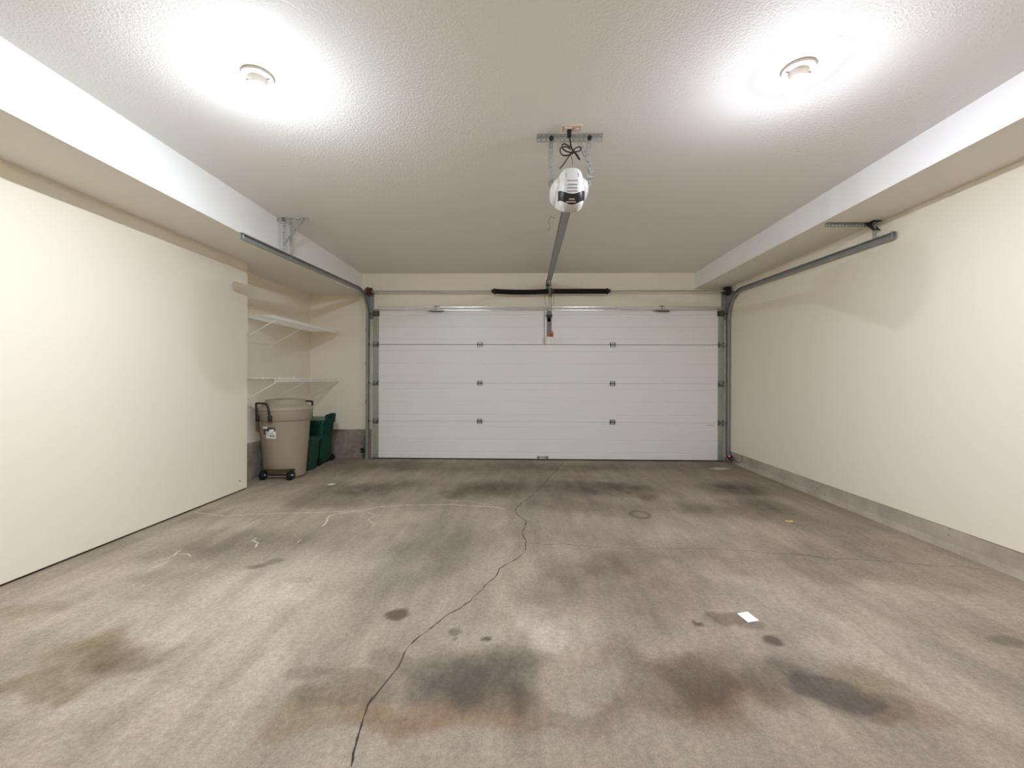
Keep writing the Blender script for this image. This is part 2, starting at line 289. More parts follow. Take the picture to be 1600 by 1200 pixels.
# ================================================================== THE ROOM
# floor: a fine grid whose vertices carry the wear and oil stains of the slab
def vnoise(x, y, seed):
    rng = np.random.RandomState(seed); T = rng.rand(256, 256)
    xi, yi = np.floor(x).astype(int), np.floor(y).astype(int); fx, fy = x-xi, y-yi
    fx = fx*fx*(3-2*fx); fy = fy*fy*(3-2*fy)
    g = lambda a, b: T[a % 256, b % 256]
    return (g(xi,yi)*(1-fx)+g(xi+1,yi)*fx)*(1-fy) + (g(xi,yi+1)*(1-fx)+g(xi+1,yi+1)*fx)*fy
def fbm(x, y, seed, o=4):
    s = 0; a = 0.5; t = 0
    for i in range(o): s = s + a*vnoise(x*2**i+7*i, y*2**i+3*i, seed+i); t += a; a *= 0.55
    return s/t
def build_floor():
    x0, x1, y0, y1 = -3.12, 2.95, YB-0.1, D+0.12
    nx, ny = 406, 452
    xs = np.linspace(x0, x1, nx); ys = np.linspace(y0, y1, ny)
    X, Y = np.meshgrid(xs, ys)
    wx = X + (fbm(X*5, Y*4, 3)-0.5)*0.22; wy = Y + (fbm(X*5+50, Y*4, 9)-0.5)*0.26
    base = np.array(srgb(156, 143, 126)[:3])
    cols = {0: srgb(84, 74, 64), 1: srgb(84, 70, 56), 2: srgb(128, 104, 80), 3: srgb(186, 174, 158), 4: srgb(118, 103, 74)}
    C = np.ones(X.shape+(3,))*base
    st = fbm(X*4.0, Y*0.7, 21)              # tyre-direction streaks
    st2 = fbm(X*1.3, Y*1.1, 31)
    st3 = fbm(X*9.0, Y*2.0, 41)
    C *= (1 + (st-0.5)*0.50 + (st2-0.5)*0.34 + (st3-0.5)*0.22)[..., None]
    wearx = np.clip((wx+1.5)/1.3, 0, 1); C *= (1-0.15*wearx*wearx*(3-2*wearx))[..., None]
    speck = 0.62+0.76*fbm(X*14, Y*8, 61)
    order = [s for s in STAINS if s[5] == 3] + [s for s in STAINS if s[5] != 3]
    for (cx, cy, rx, ry, a, c) in order:
        big = 1.0 if rx*ry > 0.004 else 0.25
        px = X + (wx-X)*big; py = Y + (wy-Y)*big
        q = np.sqrt(((px-cx)/(rx*1.15))**2 + ((py-cy)/(ry*1.15))**2)
        k = np.clip(1.25-q, 0, 1); k = k*k*(3-2*k)
        if rx*ry < 0.01: k = np.clip((1.1-q)*3, 0, 1)
        k = np.clip(k*a*(speck if rx*ry > 0.01 else 1.0)*(1.32 if c != 3 else 0.72), 0, 0.92)[..., None]
        C = C*(1-k) + np.array(cols[c][:3])*k
    # a dried ring mark and a pale paint patch by the right track
    q = np.sqrt(((X-0.992)/0.075)**2 + ((Y-3.563)/0.09)**2)
    k = (np.exp(-((q-1)/0.22)**2)*0.65)[..., None]; C = C*(1-k)+np.array(srgb(70,62,58)[:3])*k
    q = np.sqrt(((X-2.52-(Y-5.45)*0.2)/0.13)**2 + ((Y-5.43)/0.075)**2) + (fbm(X*30,Y*30,77)-.5)*0.8
    k = (np.clip((1.1-q)*3, 0, 1)*0.75)[..., None]; C = C*(1-k)+np.array(srgb(198,190,178)[:3])*k
    C = np.clip(C, 0.01, 0.9)
    m = MB()
    vs = np.stack([X.ravel(), Y.ravel(), np.zeros(X.size)], 1)
    idx = np.arange(nx*ny).reshape(ny, nx)
    F = np.stack([idx[:-1,:-1].ravel(), idx[:-1,1:].ravel(), idx[1:,1:].ravel(), idx[1:,:-1].ravel()], 1)
    me = bpy.data.meshes.new('floor')
    verts = [tuple(q) for q in vs]; faces = [tuple(q) for q in F.tolist()]; mi = [0]*len(faces)
    # slab underside so the floor has thickness
    o = len(verts); verts += [(x0,y0,-0.12),(x1,y0,-0.12),(x1,y1,-0.12),(x0,y1,-0.12)]; faces.append((o,o+3,o+2,o+1)); mi.append(0)
    # hairline cracks, slightly open lines in the slab surface
    def ribbon(pts, w0, slot, jit):
        rnd = random.Random(len(pts)*13+slot)
        P = []
        for a, b in zip(pts[:-1], pts[1:]):
            n = max(2, int(math.hypot(b[0]-a[0], b[1]-a[1])/0.025))
            for i in range(n): P.append((a[0]+(b[0]-a[0])*i/n, a[1]+(b[1]-a[1])*i/n))
        P.append(pts[-1]); o = len(verts)
        jx = jy = 0
        for i, (x, y) in enumerate(P):
            jx = jx*0.7 + rnd.uniform(-jit, jit); jy = jy*0.7 + rnd.uniform(-jit, jit)
            a = P[max(0,i-1)]; b = P[min(len(P)-1,i+1)]; d = math.hypot(b[0]-a[0], b[1]-a[1]) or 1
            nx_, ny_ = -(b[1]-a[1])/d, (b[0]-a[0])/d
            w = w0*rnd.uniform(0.35, 1.2)*(0.35 if i in (0, len(P)-1) else 1)
            verts.append((x+jx+nx_*w, y+jy+ny_*w, 0.0006)); verts.append((x+jx-nx_*w, y+jy-ny_*w, 0.0006))
        for i in range(len(P)-1): faces.append((o+2*i, o+2*i+1, o+2*i+3, o+2*i+2)); mi.append(slot)
    for i, c in enumerate(CRACKS['dark']): ribbon(c, (0.0034, 0.0028, 0.0020, 0.0018)[i], 1 if i in (0, 3) else 2, 0.0035)
    for i, c in enumerate(CRACKS['pale']): ribbon(c, 0.0085 if i < 2 else 0.0055, 3, 0.008)
    me.from_pydata(verts, [], faces)
    for q in (mat_floor, M['crack'], M['crack_faint'], M['mineral']): me.materials.append(q)
    me.polygons.foreach_set('material_index', mi)
    ca = me.color_attributes.new('wear', 'FLOAT_COLOR', 'POINT')
    full = np.ones((len(verts), 4)); full[:X.size, :3] = C.reshape(-1, 3)
    ca.data.foreach_set('color', full.ravel())
    me.update()
    f = bpy.data.objects.new('floor', me); COL.objects.link(f)
    return f
def make_floor_mat():
    m = bpy.data.materials.new('worn stained concrete'); m.use_nodes = True
    nt = m.node_tree; N = nt.nodes.new; L = nt.links.new
    b = nt.nodes['Principled BSDF']; b.inputs['Roughness'].default_value = 0.72
    b.inputs['Specular IOR Level'].default_value = 0.25
    at = N('ShaderNodeVertexColor'); at.layer_name = 'wear'
    tc = N('ShaderNodeTexCoord')
    def noise(scale, sc=(1,1,1), det=6, rough=0.6):
        mp = N('ShaderNodeMapping'); mp.inputs['Scale'].default_value = sc
        L(tc.outputs['Object'], mp.inputs['Vector'])
        n = N('ShaderNodeTexNoise'); n.inputs['Scale'].default_value = scale; n.inputs['Detail'].default_value = det
        n.inputs['Roughness'].default_value = rough; L(mp.outputs[0], n.inputs['Vector']); return n.outputs[0]
    def ramp(x, lo, hi):
        r = N('ShaderNodeMapRange'); r.inputs[1].default_value = 0.3; r.inputs[2].default_value = 0.7
        r.inputs[3].default_value = lo; r.inputs[4].default_value = hi; L(x, r.inputs[0]); return r.outputs[0]
    def mul(a, c):
        v = N('ShaderNodeVectorMath'); v.operation = 'SCALE'; L(a, v.inputs[0]); L(c, v.inputs[3]); return v.outputs[0]
    c = at.outputs[0]
    c = mul(c, ramp(noise(7, (1, 0.45, 1), 10, 0.7), 0.84, 1.16))
    c = mul(c, ramp(noise(45, det=8, rough=0.75), 0.76, 1.24))
    c = mul(c, ramp(noise(160, det=3), 0.86, 1.14))
    c = mul(c, ramp(noise(16, (1, 0.12, 1), 4), 0.93, 1.07))
    L(c, b.inputs['Base Color'])
    bp = N('ShaderNodeBump'); bp.inputs['Strength'].default_value = 0.25; bp.inputs['Distance'].default_value = 0.003
    L(noise(90, det=8, rough=0.7), bp.inputs['Height']); L(bp.outputs[0], b.inputs['Normal'])
    return m
mat_floor = make_floor_mat()
struct(build_floor(), 'worn oil-stained grey concrete garage floor with a long crack', 'floor')

m = MB(); m.box(-3.15, 2.98, YB-0.1, D+0.15, ZC, ZC+0.12)
struct(m.build('ceiling', M['ceiling']), 'pale rough-textured garage ceiling', 'ceiling')
# partition on the left, its bottom edge a finger's width above the slab
m = MB(); m.box(-3.12, XP, YB-0.1, YP, 0.014, ZLB)
m.box(-3.10, XP-0.012, YB-0.1, YP-0.012, 0.0, 0.014, 1)  # dark strip under the partition, the shade of the gap painted into its colour
m.lathe([(0.0, 0.0), (0.007, 0.0), (0.006, 0.003), (0.0, 0.003)], (XP, 4.14, 0.105), 'X', 10, 2)
struct(m.build('wall_left', [M['cream'], M['gap'], M['steel_dark']]), 'cream painted partition wall on the left')
m = MB(); m.box(-3.14, XA, YP, D+0.15, 0.0, ZLB)
struct(m.build('wall_alcove', M['cream']), 'cream side wall of the shelf alcove')
m = MB(); W0, W1 = DX0+0.05, DX1-0.05
m.box(-3.14, W0, D+0.052, D+0.15, 0, ZC); m.box(W1, 2.98, D+0.052, D+0.15, 0, ZC); m.box(W0, W1, D+0.052, D+0.15, DZ-0.05, ZC)
struct(m.build('wall_back', M['cream']), 'cream end wall around the garage door')
m = MB(); m.box(XR, 2.98, YB-0.1, D+0.15, 0.153, ZC)
m.lathe([(0, 0), (0.004, 0), (0.003, 0.002), (0, 0.002)], (XR-0.002, 2.29, 0.74), 'X', 8, 1)
struct(m.build('wall_right', [M['cream'], M['steel_dark']]), 'cream right wall above the concrete curb')
m = MB(); m.box(-3.12, 2.98, YB-0.12, YB, 0, ZC)
struct(m.build('wall_rear', M['cream']), 'cream rear wall behind the viewpoint')
for nm, x0, x1, z in (('trim_1', -3.14, XLB, ZLB), ('trim_2', XRB, 2.98, ZRB)):
    m = MB(); m.box(x0, x1, YB-0.1, D+0.052, z, ZC); o = m.build(nm, [M['white_wall'], M['soffit']])
    for p in o.data.polygons:
        if p.normal.z < -0.5: p.material_index = 1
    struct(o, 'white boxed bulkhead along the %s of the ceiling' % ('left' if nm == 'trim_1' else 'right'), 'bulkhead')

def rough_slab(name, axis, a0, a1, z1, plane, thick, m_, label, top_jit=0.006, step=0.05, foot=0.0):
    """concrete upstand with an uneven top arris"""
    rnd = random.Random(len(name)); n = int((a1-a0)/step); fr = []
    prof_n = []
    b = MB()
    secs = []
    for i in range(n+1):
        a = a0+(a1-a0)*i/n; t = z1+rnd.uniform(-top_jit, top_jit)*0.5; j = rnd.uniform(-0.002, 0.002)
        s_ = 1 if thick > 0 else -1
        pr = [(plane+thick, 0), (plane-foot*s_, 0), (plane-foot*s_*0.6+j, 0.02), (plane+j, 0.05), (plane+j, t-0.006), (plane+0.004*s_+j, t), (plane+thick, t)]
        secs.append([(q[0], a, q[1]) if axis == 'Y' else (a, q[0], q[1]) for q in pr])
    k = len(secs[0]); vs = [p for s_ in secs for p in s_]; fs = []
    for i in range(n):
        for q in range(k): fs.append((i*k+q, i*k+(q+1)%k, (i+1)*k+(q+1)%k, (i+1)*k+q))
    fs.append(tuple(range(k))); fs.append(tuple(n*k+q for q in range(k)))
    b.add(vs, fs); return struct(b.build(name, m_), label, 'curb')
rough_slab('baseboard_right', 'Y', YB-0.1, D+0.05, 0.153, XR+0.004, 0.11, M['curb'], 'low concrete curb under the right wall', foot=0.012)
rough_slab('baseboard_back', 'X', XA-0.02, DX0-0.035, 0.405, D+0.038, 0.014, M['foundation'], 'concrete foundation strip on the end wall left of the door')
rough_slab('baseboard_left', 'Y', YP-0.02, D+0.05, 0.41, XA+0.012, -0.012, M['foundation'], 'concrete foundation strip at the foot of the alcove wall')
# wandering crack in the foundation by the left track
m = MB(); cr = [(-2.22, .39), (-2.205, .35), (-2.225, .31), (-2.235, .27), (-2.215, .22), (-2.235, .17), (-2.25, .12), (-2.24, .06), (-2.26, .02)]
m.tube([(x, D+0.0375, z) for x, z in cr], 0.0028, 5)
m.tube([(x-0.055-0.01*math.sin(z*20), D+0.0375, z+0.01) for x, z in cr[:6]], 0.0018, 5)
o = m.build('crack', M['crack'], bpy.data.objects['baseboard_back'])

# ================================================================== GARAGE DOOR
door = empty('door_1', ((DX0+DX1)/2, D, 0), 'white four-section ribbed garage door, closed, in the end wall', 'garage door', kind='structure')
SEAMS = [0.012, 0.535, 1.07, 1.609, DZ]
HX = (-0.591, 1.255)
def panel(z0, z1, gb, gt):
    h = z1-z0; pr = [(0.045, z0+gb), (gb*1.5, z0+gb), (0.0, z0+gb*2.2)]
    for fz in (0.165, 0.5, 0.835):
        z = z0+fz*h
        pr += [(0.0, z-0.009), (0.0035, z-0.004), (0.0035, z+0.002), (0.0, z+0.005)]
    pr += [(0.0, z1-gt*2.2), (gt*1.5, z1-gt), (0.045, z1-gt)]
    m = MB(); xs = (DX0+0.004, DX1-0.004)
    m.extrude([(a, b) for a, b in pr], [lambda a, b, x=x: (x, D+a, b) for x in xs])
    return m.build('door_panel', M['door_white'], door)
def hinge_mb(x, z, w=0.07, h=0.075, y=D):
    m = MB(); t = 0.003
    m.box(x-w*0.45, x+w*0.45, y-t, y, z+0.007, z+h/2)
    m.box(x-w*0.45, x+w*0.45, y-t, y, z-h/2, z-0.007)
    m.box(x-w*0.5, x-w*0.40, y-0.020, y, z-h*0.42, z+h*0.42, 1)
    m.box(x+w*0.40, x+w*0.5, y-0.020, y, z-h*0.42, z+h*0.42, 1)
    m.tube([(x-w*0.55, y-0.012, z), (x+w*0.55, y-0.012, z)], 0.0065, 10, 1)
    for sx in (-1, 1):
        for sz in (-1, 1): m.lathe([(0.006, 0), (0.006, -0.004), (0.003, -0.006)], (x+sx*w*0.2, y-t, z+sz*h*0.32), 'Y', 6)
    return m
def roller_hinge(x, z, side):
    """end hinge with roller stem reaching into the track; side -1 = left"""
    m = hinge_mb(x, z, 0.072, 0.085, D-0.002)
    m.box(x-0.03, x+0.03, D-0.045, D-0.002, z-0.016, z-0.012)
    m.tube([(x-side*0.02, D-0.040, z), (x+side*0.085, D-0.040, z)], 0.0055, 8)
    return m
GAP = [0.002, 0.0008, 0.0009, 0.0028, 0.002]
panels = [panel(SEAMS[i], SEAMS[i+1], GAP[i], GAP[i+1]) for i in range(4)]
for i, p in enumerate(panels):
    for side, xa, xb in ((-1, DX0, DX0+0.082), (1, DX1-0.075, DX1)):
        m = MB(); m.box(xa, xb, D-0.0022, D+0.002, SEAMS[i]+0.005, SEAMS[i+1]-0.005)
        for zz in (SEAMS[i]+0.06, SEAMS[i]+0.26, SEAMS[i+1]-0.06):
            m.lathe([(0.006, 0), (0.006, -0.003), (0.003, -0.005)], ((xa+xb)/2+0.008*side, D-0.0022, zz), 'Y', 6)
        m.build('end_stile', M['stile'], p)
for z in SEAMS[1:4]:
    for x in HX: hinge_mb(x, z).build('hinge', [M['galv'], M['steel_dark']], door)
    for side, x in ((-1, DX0+0.042), (1, DX1-0.037)):
        h = roller_hinge(x, z, side).build('roller_hinge', [M['galv_dull'], M['steel_dark']], door)
        r = MB(); r.lathe([(0.0, -0.010), (0.018, -0.010), (0.022, -0.005), (0.022, 0.005), (0.018, 0.010), (0, 0.010)], (x+side*0.093, D-0.040, z), 'X', 16)
        r.build('roller', M['black'], h)
for side, x in ((-1, DX0+0.045), (1, DX1-0.042)):     # top brackets
    m = MB(); z = 2.035
    m.box(x-0.045, x+0.045, D-0.004, D, z-0.03, z+0.045); m.box(x-0.032, x+0.032, D-0.06, D-0.004, z-0.025, z+0.03)
    m.tube([(x, D-0.045, z), (x+side*0.085, D-0.045, z)], 0.0055, 8)
    m.build('top_roller_bracket', M['steel_dark'], door, bevel=0.003)
    m = MB(); z = 0.05
    m.box(x-0.03, x+0.03, D-0.004, D, 0.015, 0.075); m.box(x-0.035, x+0.035, D-0.05, D-0.004, 0.018, 0.026)
    m.tube([(x, D-0.04, z), (x+side*0.085, D-0.04, z)], 0.0055, 8); m.lathe([(0.009, 0), (0.009, -0.02)], (x+side*0.02, D-0.004, 0.075), 'Y', 10)
    m.build('bottom_roller_bracket', M['galv_dull'], door)
m = MB(); m.box(DX0+0.002, DX1-0.002, D+0.001, D+0.04, 0.0005, 0.016); m.build('bottom_seal', M['rubber'], door, bevel=0.004)
# strut across the top
m = MB(); zs = 2.083
pr = [(0, zs), (-0.012, zs), (-0.016, zs+0.004), (-0.016, zs+0.010), (-0.040, zs+0.013), (-0.048, zs+0.020), (-0.050, zs+0.030), (-0.046, zs+0.040), (-0.014, zs+0.046), (-0.014, zs+0.052), (0, zs+0.052)]
m.extrude(pr, [lambda a, b, x=x: (x, D-0.001+a, b) for x in (DX0+0.075, DX1-0.04)])
m.build('strut', M['strut'], door)
for x in (-1.205, 1.925):
    m = MB()
    m.add([(x-0.14, D-0.02, 2.082), (x-0.05, D-0.052, 2.066), (x+0.09, D-0.052, 2.066), (x+0.12, D-0.02, 2.082), (x-0.12, D-0.02, 2.076), (x-0.05, D-0.052, 2.060), (x+0.09, D-0.052, 2.060), (x+0.11, D-0.02, 2.076)],
          [(0,1,2,3),(4,7,6,5),(0,4,5,1),(1,5,6,2),(2,6,7,3),(3,7,4,0)])
    m.add([(x-0.06, D-0.012, 2.134), (x+0.07, D-0.012, 2.134), (x+0.005, D-0.012, 2.152), (x-0.06, D-0.006, 2.134), (x+0.07, D-0.006, 2.134), (x+0.005, D-0.006, 2.152)],
          [(0,1,2),(3,5,4),(0,3,4,1),(1,4,5,2),(2,5,3,0)])
    m.tube([(x-0.004, D-0.054, 2.060), (x-0.004, D-0.054, 2.140)], 0.003, 6)
    m.build('strut_clip', M['steel_dark'], door)
# operator reinforcement: vertical channel pair on the top section
xo = 0.372
m = MB()
for s_ in (-1, 1):
    x = xo+s_*0.048
    m.box(x-0.011, x+0.011, D-0.022, D-0.0005, 1.615, 2.082)
    m.box(x-s_*0.011-0.008, x-s_*0.011+0.008, D-0.006, D-0.0005, 1.615, 2.082)
m.build('operator_stile', M['white_plastic'], door, bevel=0.002)
m = MB(); m.box(xo-0.036, xo+0.036, D-0.004, D-0.0005, 1.72, 2.08); m.box(xo-0.0625, xo-0.0595, D-0.024, D-0.0005, 1.615, 2.082)
m.build('channel_web', M['grey_plastic'], door)
m = MB(); m.box(xo-0.03, xo+0.035, D-0.010, D-0.0005, 1.62, 1.70); m.build('stile_plate', M['door_white'], door)
m = MB(); m.box(xo-0.035, xo+0.04, D-0.030, D-0.0005, 1.99, 2.0); m.box(xo-0.035, xo-0.029, D-0.05, D, 1.985, 2.03); m.box(xo+0.03, xo+0.036, D-0.05, D, 1.985, 2.03)
m.lathe([(0.012, -0.045), (0.012, 0.045)], (xo, D-0.035, 2.01), 'X', 10)
m.box(xo-0.02, xo+0.02, D-0.004, D-0.0005, 1.93, 1.985)
m.build('operator_bracket', M['steel_dark'], door)
# lift handle at the bottom
m = MB(); x = 0.292
m.box(x-0.08, x-0.045, D-0.006, D, 0.018, 0.058); m.box(x+0.045, x+0.08, D-0.006, D, 0.018, 0.058)
m.tube([(x-0.06, D-0.004, 0.05), (x-0.052, D-0.03, 0.05), (x+0.052, D-0.03, 0.05), (x+0.06, D-0.004, 0.05)], 0.007, 8)
m.box(x-0.045, x+0.045, D-0.004, D, 0.016, 0.052, 1)
m.build('lift_handle', [M['galv_dull'], M['door_white']], door, bevel=0.002)
# four little dark holes in the right of the bottom section
m = MB()
for i in range(4): m.lathe([(0.006, 0.0), (0.006, -0.0015)], (DX1-0.20+0.024*i, D, 0.50), 'Y', 8)
m.build('screw_hole', M['steel_dark'], panels[0])

# ================================================================== TRACKS
def c_track(m, X, side, path, w=0.052, dp=0.024, t=0.0025, mi=0):
    """C channel; its mouth faces the door (towards -side); w lies in the y-z plane normal to the run"""
    pr = [(0, -w/2), (dp, -w/2), (dp, -w/2+0.008), (dp-t, -w/2+0.008), (dp-t, -w/2+t), (t, -w/2+t), (t, w/2-t), (dp-t, w/2-t), (dp-t, w/2-0.008), (dp, w/2-0.008), (dp, w/2), (0, w/2)]
    fr = []
    for i, (y, z) in enumerate(path):
        a = path[max(0, i-1)]; b = path[min(len(path)-1, i+1)]
        ty, tz = b[0]-a[0], b[1]-a[1]; L_ = math.hypot(ty, tz); ny, nz = -tz/L_, ty/L_
        fr.append(lambda a_, b_, y=y, z=z, ny=ny, nz=nz: (X - side*a_, y+ny*b_, z+nz*b_))
    m.extrude(pr, fr, mi=mi)
def track(side, X, yend, zend, zc, label):
    yv = D-0.042
    root = empty('door_track', (X, D-0.04, 0), label, 'track', 'door tracks on either side of the garage door')
    R = 0.36; za = zc-R
    v = MB(); c_track(v, X, side, [(yv, 0.003), (yv, za)]); v.build('vertical_track', M['galv_dull'], root)
    c = MB(); c_track(c, X, side, [(yv-R+R*math.cos(t), za+R*math.sin(t)) for t in np.linspace(0, PI/2, 15)], w=0.053)
    c.build('curved_track', M['galv_dull'], root, smooth=True)
    h = MB(); c_track(h, X, side, [(yv-R, zc), (yend, zend)])
    # stop bent into the near end
    h.tube([(X-side*0.014, yend+0.02, zend-0.03), (X-side*0.014, yend+0.02, zend+0.035)], 0.006, 8)
    h.build('horizontal_track', M['galv_dull'], root)
    a = MB()         # angle iron holding the vertical run
    xa = X+side*0.003
    a.box(min(xa, xa+side*0.028), max(xa, xa+side*0.028), yv+0.026, yv+0.029, 0.003, za+0.28)
    a.box(min(xa, xa+side*0.0025), max(xa, xa+side*0.0025), yv-0.03, yv+0.027, 0.003, za+0.10)
    a.build('track_angle', M['galv'], root)
    for z in (0.25, 0.80, 1.34, 1.80):
        b = MB(); b.box(min(xa, xa+side*0.03), max(xa, xa+side*0.03), yv-0.012, yv+0.09, z, z+0.003)
        b.box(min(xa, xa+side*0.035), max(xa, xa+side*0.035), yv+0.030, yv+0.034, z-0.03, z+0.03)
        b.lathe([(0.008, 0), (0.008, -0.006), (0.004, -0.009)], (xa+side*0.018, yv+0.03, z+0.018), 'Y', 8)
        b.build('wall_bracket', M['galv_dull'], root)
    # flag plate joining vertical, curve and bearing
    fpl = MB(); y1 = D+0.05
    ring = [(yv-0.22, za+0.335), (yv-0.10, za+0.30), (yv+0.03, za+0.06), (yv+0.03, za-0.05), (y1, za-0.05), (y1, za+0.43), (yv-0.02, za+0.43)]
    xs = (xa, xa+side*0.003)
    fpl.extrude(ring, [lambda p, q, x=x: (x, p, q) for x in xs])
    fpl.box(min(X-side*0.0, X-side*0.06), max(X-side*0.0, X-side*0.06), D+0.046, D+0.0515, za+0.02, za+0.43)
    fpl.build('flag_bracket', M['galv_dull'], root)
    return root
tl = track(-1, -2.168, 3.19, 2.222, 2.315, 'galvanised door track curving back under the left bulkhead')
tr = track(1, 2.832, 3.27, 2.236, 2.300, 'galvanised door track running back along the right wall')

# hangers carrying the near ends
def angle_iron(m, p0, p1, da, db, w=0.032, pitch=0.03):
    p0, p1 = Vector(p0), Vector(p1); m.holed(p0, p1-p0, da, w, pitch); m.holed(p0, p1-p0, db, w, pitch)
yh = 3.86
m = MB(); angle_iron(m, (-2.275, yh, ZC-0.003), (-1.985, yh, ZC-0.003), (0, 1, 0), (0, 0, -1))
m.build('ceiling_strap', M['galv'], tl, solid=0.0025)
m = MB(); angle_iron(m, (-2.225, yh, ZC-0.004), (-2.225, yh, 2.25), (1, 0, 0), (0, 1, 0)); m.build('drop_strap', M['galv'], tl, solid=0.0025)
m = MB(); angle_iron(m, (-2.172, yh+0.03, ZC-0.004), (-2.172, yh+0.03, 2.25), (1, 0, 0), (0, 1, 0), w=0.022); m.build('drop_strap', M['galv'], tl, solid=0.0025)
m = MB(); m.holed((-2.02, yh-0.004, ZC-0.006), Vector((-0.20, 0, -0.235)), (0.76, 0, -0.65), 0.028, 0.03); m.holed((-2.02, yh-0.004, ZC-0.006), Vector((-0.20, 0, -0.235)), (0, 1, 0), 0.02, 0.03)
m.build('brace_strap', M['galv_dull'], tl, solid=0.0025)
m = MB()
m.lathe([(0.009, -0.008), (0.009, 0.030)], (-2.205, yh, 2.262), 'Y', 6); m.build('bolt', M['steel_dark'], tl)
yr = 3.47
m = MB(); angle_iron(m, (2.44, yr, ZRB-0.003), (2.835, yr, ZRB-0.003), (0, -1, 0), (0, 0, -1), w=0.028, pitch=0.026)
m.build('ceiling_strap', M['galv_dull'], tr, solid=0.0025)
m = MB(); m.box(2.77, 2.84, yr-0.07, yr-0.005, ZRB-0.004, ZRB-0.0005)
m.add([(2.745, yr-0.006, ZRB-0.004), (2.815, yr-0.006, ZRB-0.004), (2.838, yr-0.05, ZRB-0.075), (2.775, yr-0.05, ZRB-0.075), (2.745, yr-0.011, ZRB-0.004), (2.815, yr-0.011, ZRB-0.004), (2.838, yr-0.055, ZRB-0.075), (2.775, yr-0.055, ZRB-0.075)],
      [(0,1,2,3),(4,7,6,5),(0,4,5,1),(1,5,6,2),(2,6,7,3),(3,7,4,0)])
m.build('hanger_plate', M['steel_dark'], tr)
m = MB(); angle_iron(m, (2.80, yr-0.02, ZRB-0.004), (2.80, yr-0.02, 2.262), (1, 0, 0), (0, -1, 0), w=0.030)
m.build('drop_strap', M['galv'], tr, solid=0.0025)

# ================================================================== TORSION ASSEMBLY
ys, zt = D-0.085, 2.337
ts = empty('torsion_spring_assembly', (0.393, ys, zt), 'torsion shaft with a pair of black springs above the garage door', 'spring')
m = MB(); m.tube([(-2.215, ys, zt), (2.842, ys, zt+0.004)], 0.0127, 12); m.build('shaft', M['galv'], ts, smooth=True)
def spring(x0, x1, sag):
    m = MB(); n = int((x1-x0)/0.011); pts = []; rr = []
    for i in range(n):
        x = x0+(x1-x0)*i/n; s_ = -sag*math.sin(PI*(x-x0)/(x1-x0))
        for dx, r in ((0.0, 0.031), (0.003, 0.035), (0.008, 0.035)): pts.append((x+dx, ys, zt+s_)); rr.append(r)
    m.tube(pts, rr, 20); return m.build('coil_spring', M['black_spring'], ts)
spring(-0.375, 0.362, 0.012); spring(0.428, 1.155, 0.0)
for x, s_ in ((-0.375, -1), (1.155, 1)):
    m = MB(); m.lathe([(0.012, -0.004*s_), (0.041, -0.004*s_), (0.041, 0.014*s_), (0.032, 0.028*s_), (0.022, 0.036*s_), (0.022, 0.050*s_), (0.012, 0.052*s_)], (x, ys, zt), 'X', 20)
    for k in range(2): m.lathe([(0.005, 0), (0.005, 0.012), (0.003, 0.013)], (x+0.043*s_, ys-0.02+0.02*k-0.014, zt+0.016-0.032*k), 'Z', 6)
    m.build('winding_cone', M['black'], ts)
m = MB(); m.lathe([(0.012, -0.034), (0.036, -0.034), (0.036, -0.012), (0.044, -0.010), (0.044, 0.010), (0.036, 0.012), (0.036, 0.034), (0.012, 0.034)], (0.395, ys, zt), 'X', 20)
m.build('centre_cone', M['steel_dark'], ts)
m = MB(); m.box(0.378, 0.412, D+0.046, D+0.0515, zt-0.05, zt+0.055); m.box(0.391, 0.397, ys-0.03, D+0.05, zt-0.055, zt+0.03)
m.lathe([(0.009, 0), (0.009, -0.010)], (0.395, D+0.046, zt-0.045), 'Y', 8)
m.build('centre_bracket', M['steel_dark'], ts)
for x, mt, sd in ((-2.122, M['red_drum'], -1), (2.787, M['black'], 1)):
    m = MB(); m.lathe([(0.012, -0.036), (0.050, -0.036), (0.054, -0.030), (0.048, -0.024), (0.050, -0.004), (0.056, 0.002), (0.062, 0.006), (0.062, 0.018), (0.04, 0.022), (0.024, 0.034), (0.012, 0.036)] if sd > 0 else
                      [(0.012, -0.036), (0.040, -0.034), (0.062, -0.026), (0.062, -0.010), (0.050, -0.004), (0.047, 0.010), (0.052, 0.020), (0.056, 0.026), (0.050, 0.032), (0.012, 0.034)], (x, ys, zt), 'X', 28)
    for k in range(5):
        a = 2*PI*k/5; m.box(x-0.038, x+0.036, ys+0.03*math.cos(a)-0.004, ys+0.03*math.cos(a)+0.004, zt+0.03*math.sin(a)-0.012, zt+0.03*math.sin(a)+0.012)
    m.build('cable_drum', mt, ts)
    m = MB(); cx = x+0.012*(-sd); m.tube([(cx, ys+0.045, zt-0.01), (x-0.003*sd, D-0.055, 0.085)], 0.0022, 6); m.build('lift_cable', M['galv'], ts)
    m = MB(); bx = x+sd*0.052; m.box(bx-0.002, bx+0.002, ys-0.035, D+0.05, zt-0.045, zt+0.045)
    m.lathe([(0.013, -0.008), (0.026, -0.008), (0.026, 0.008), (0.013, 0.008)], (bx, ys, zt), 'X', 18)
    m.build('bearing_plate', M['galv'], ts)

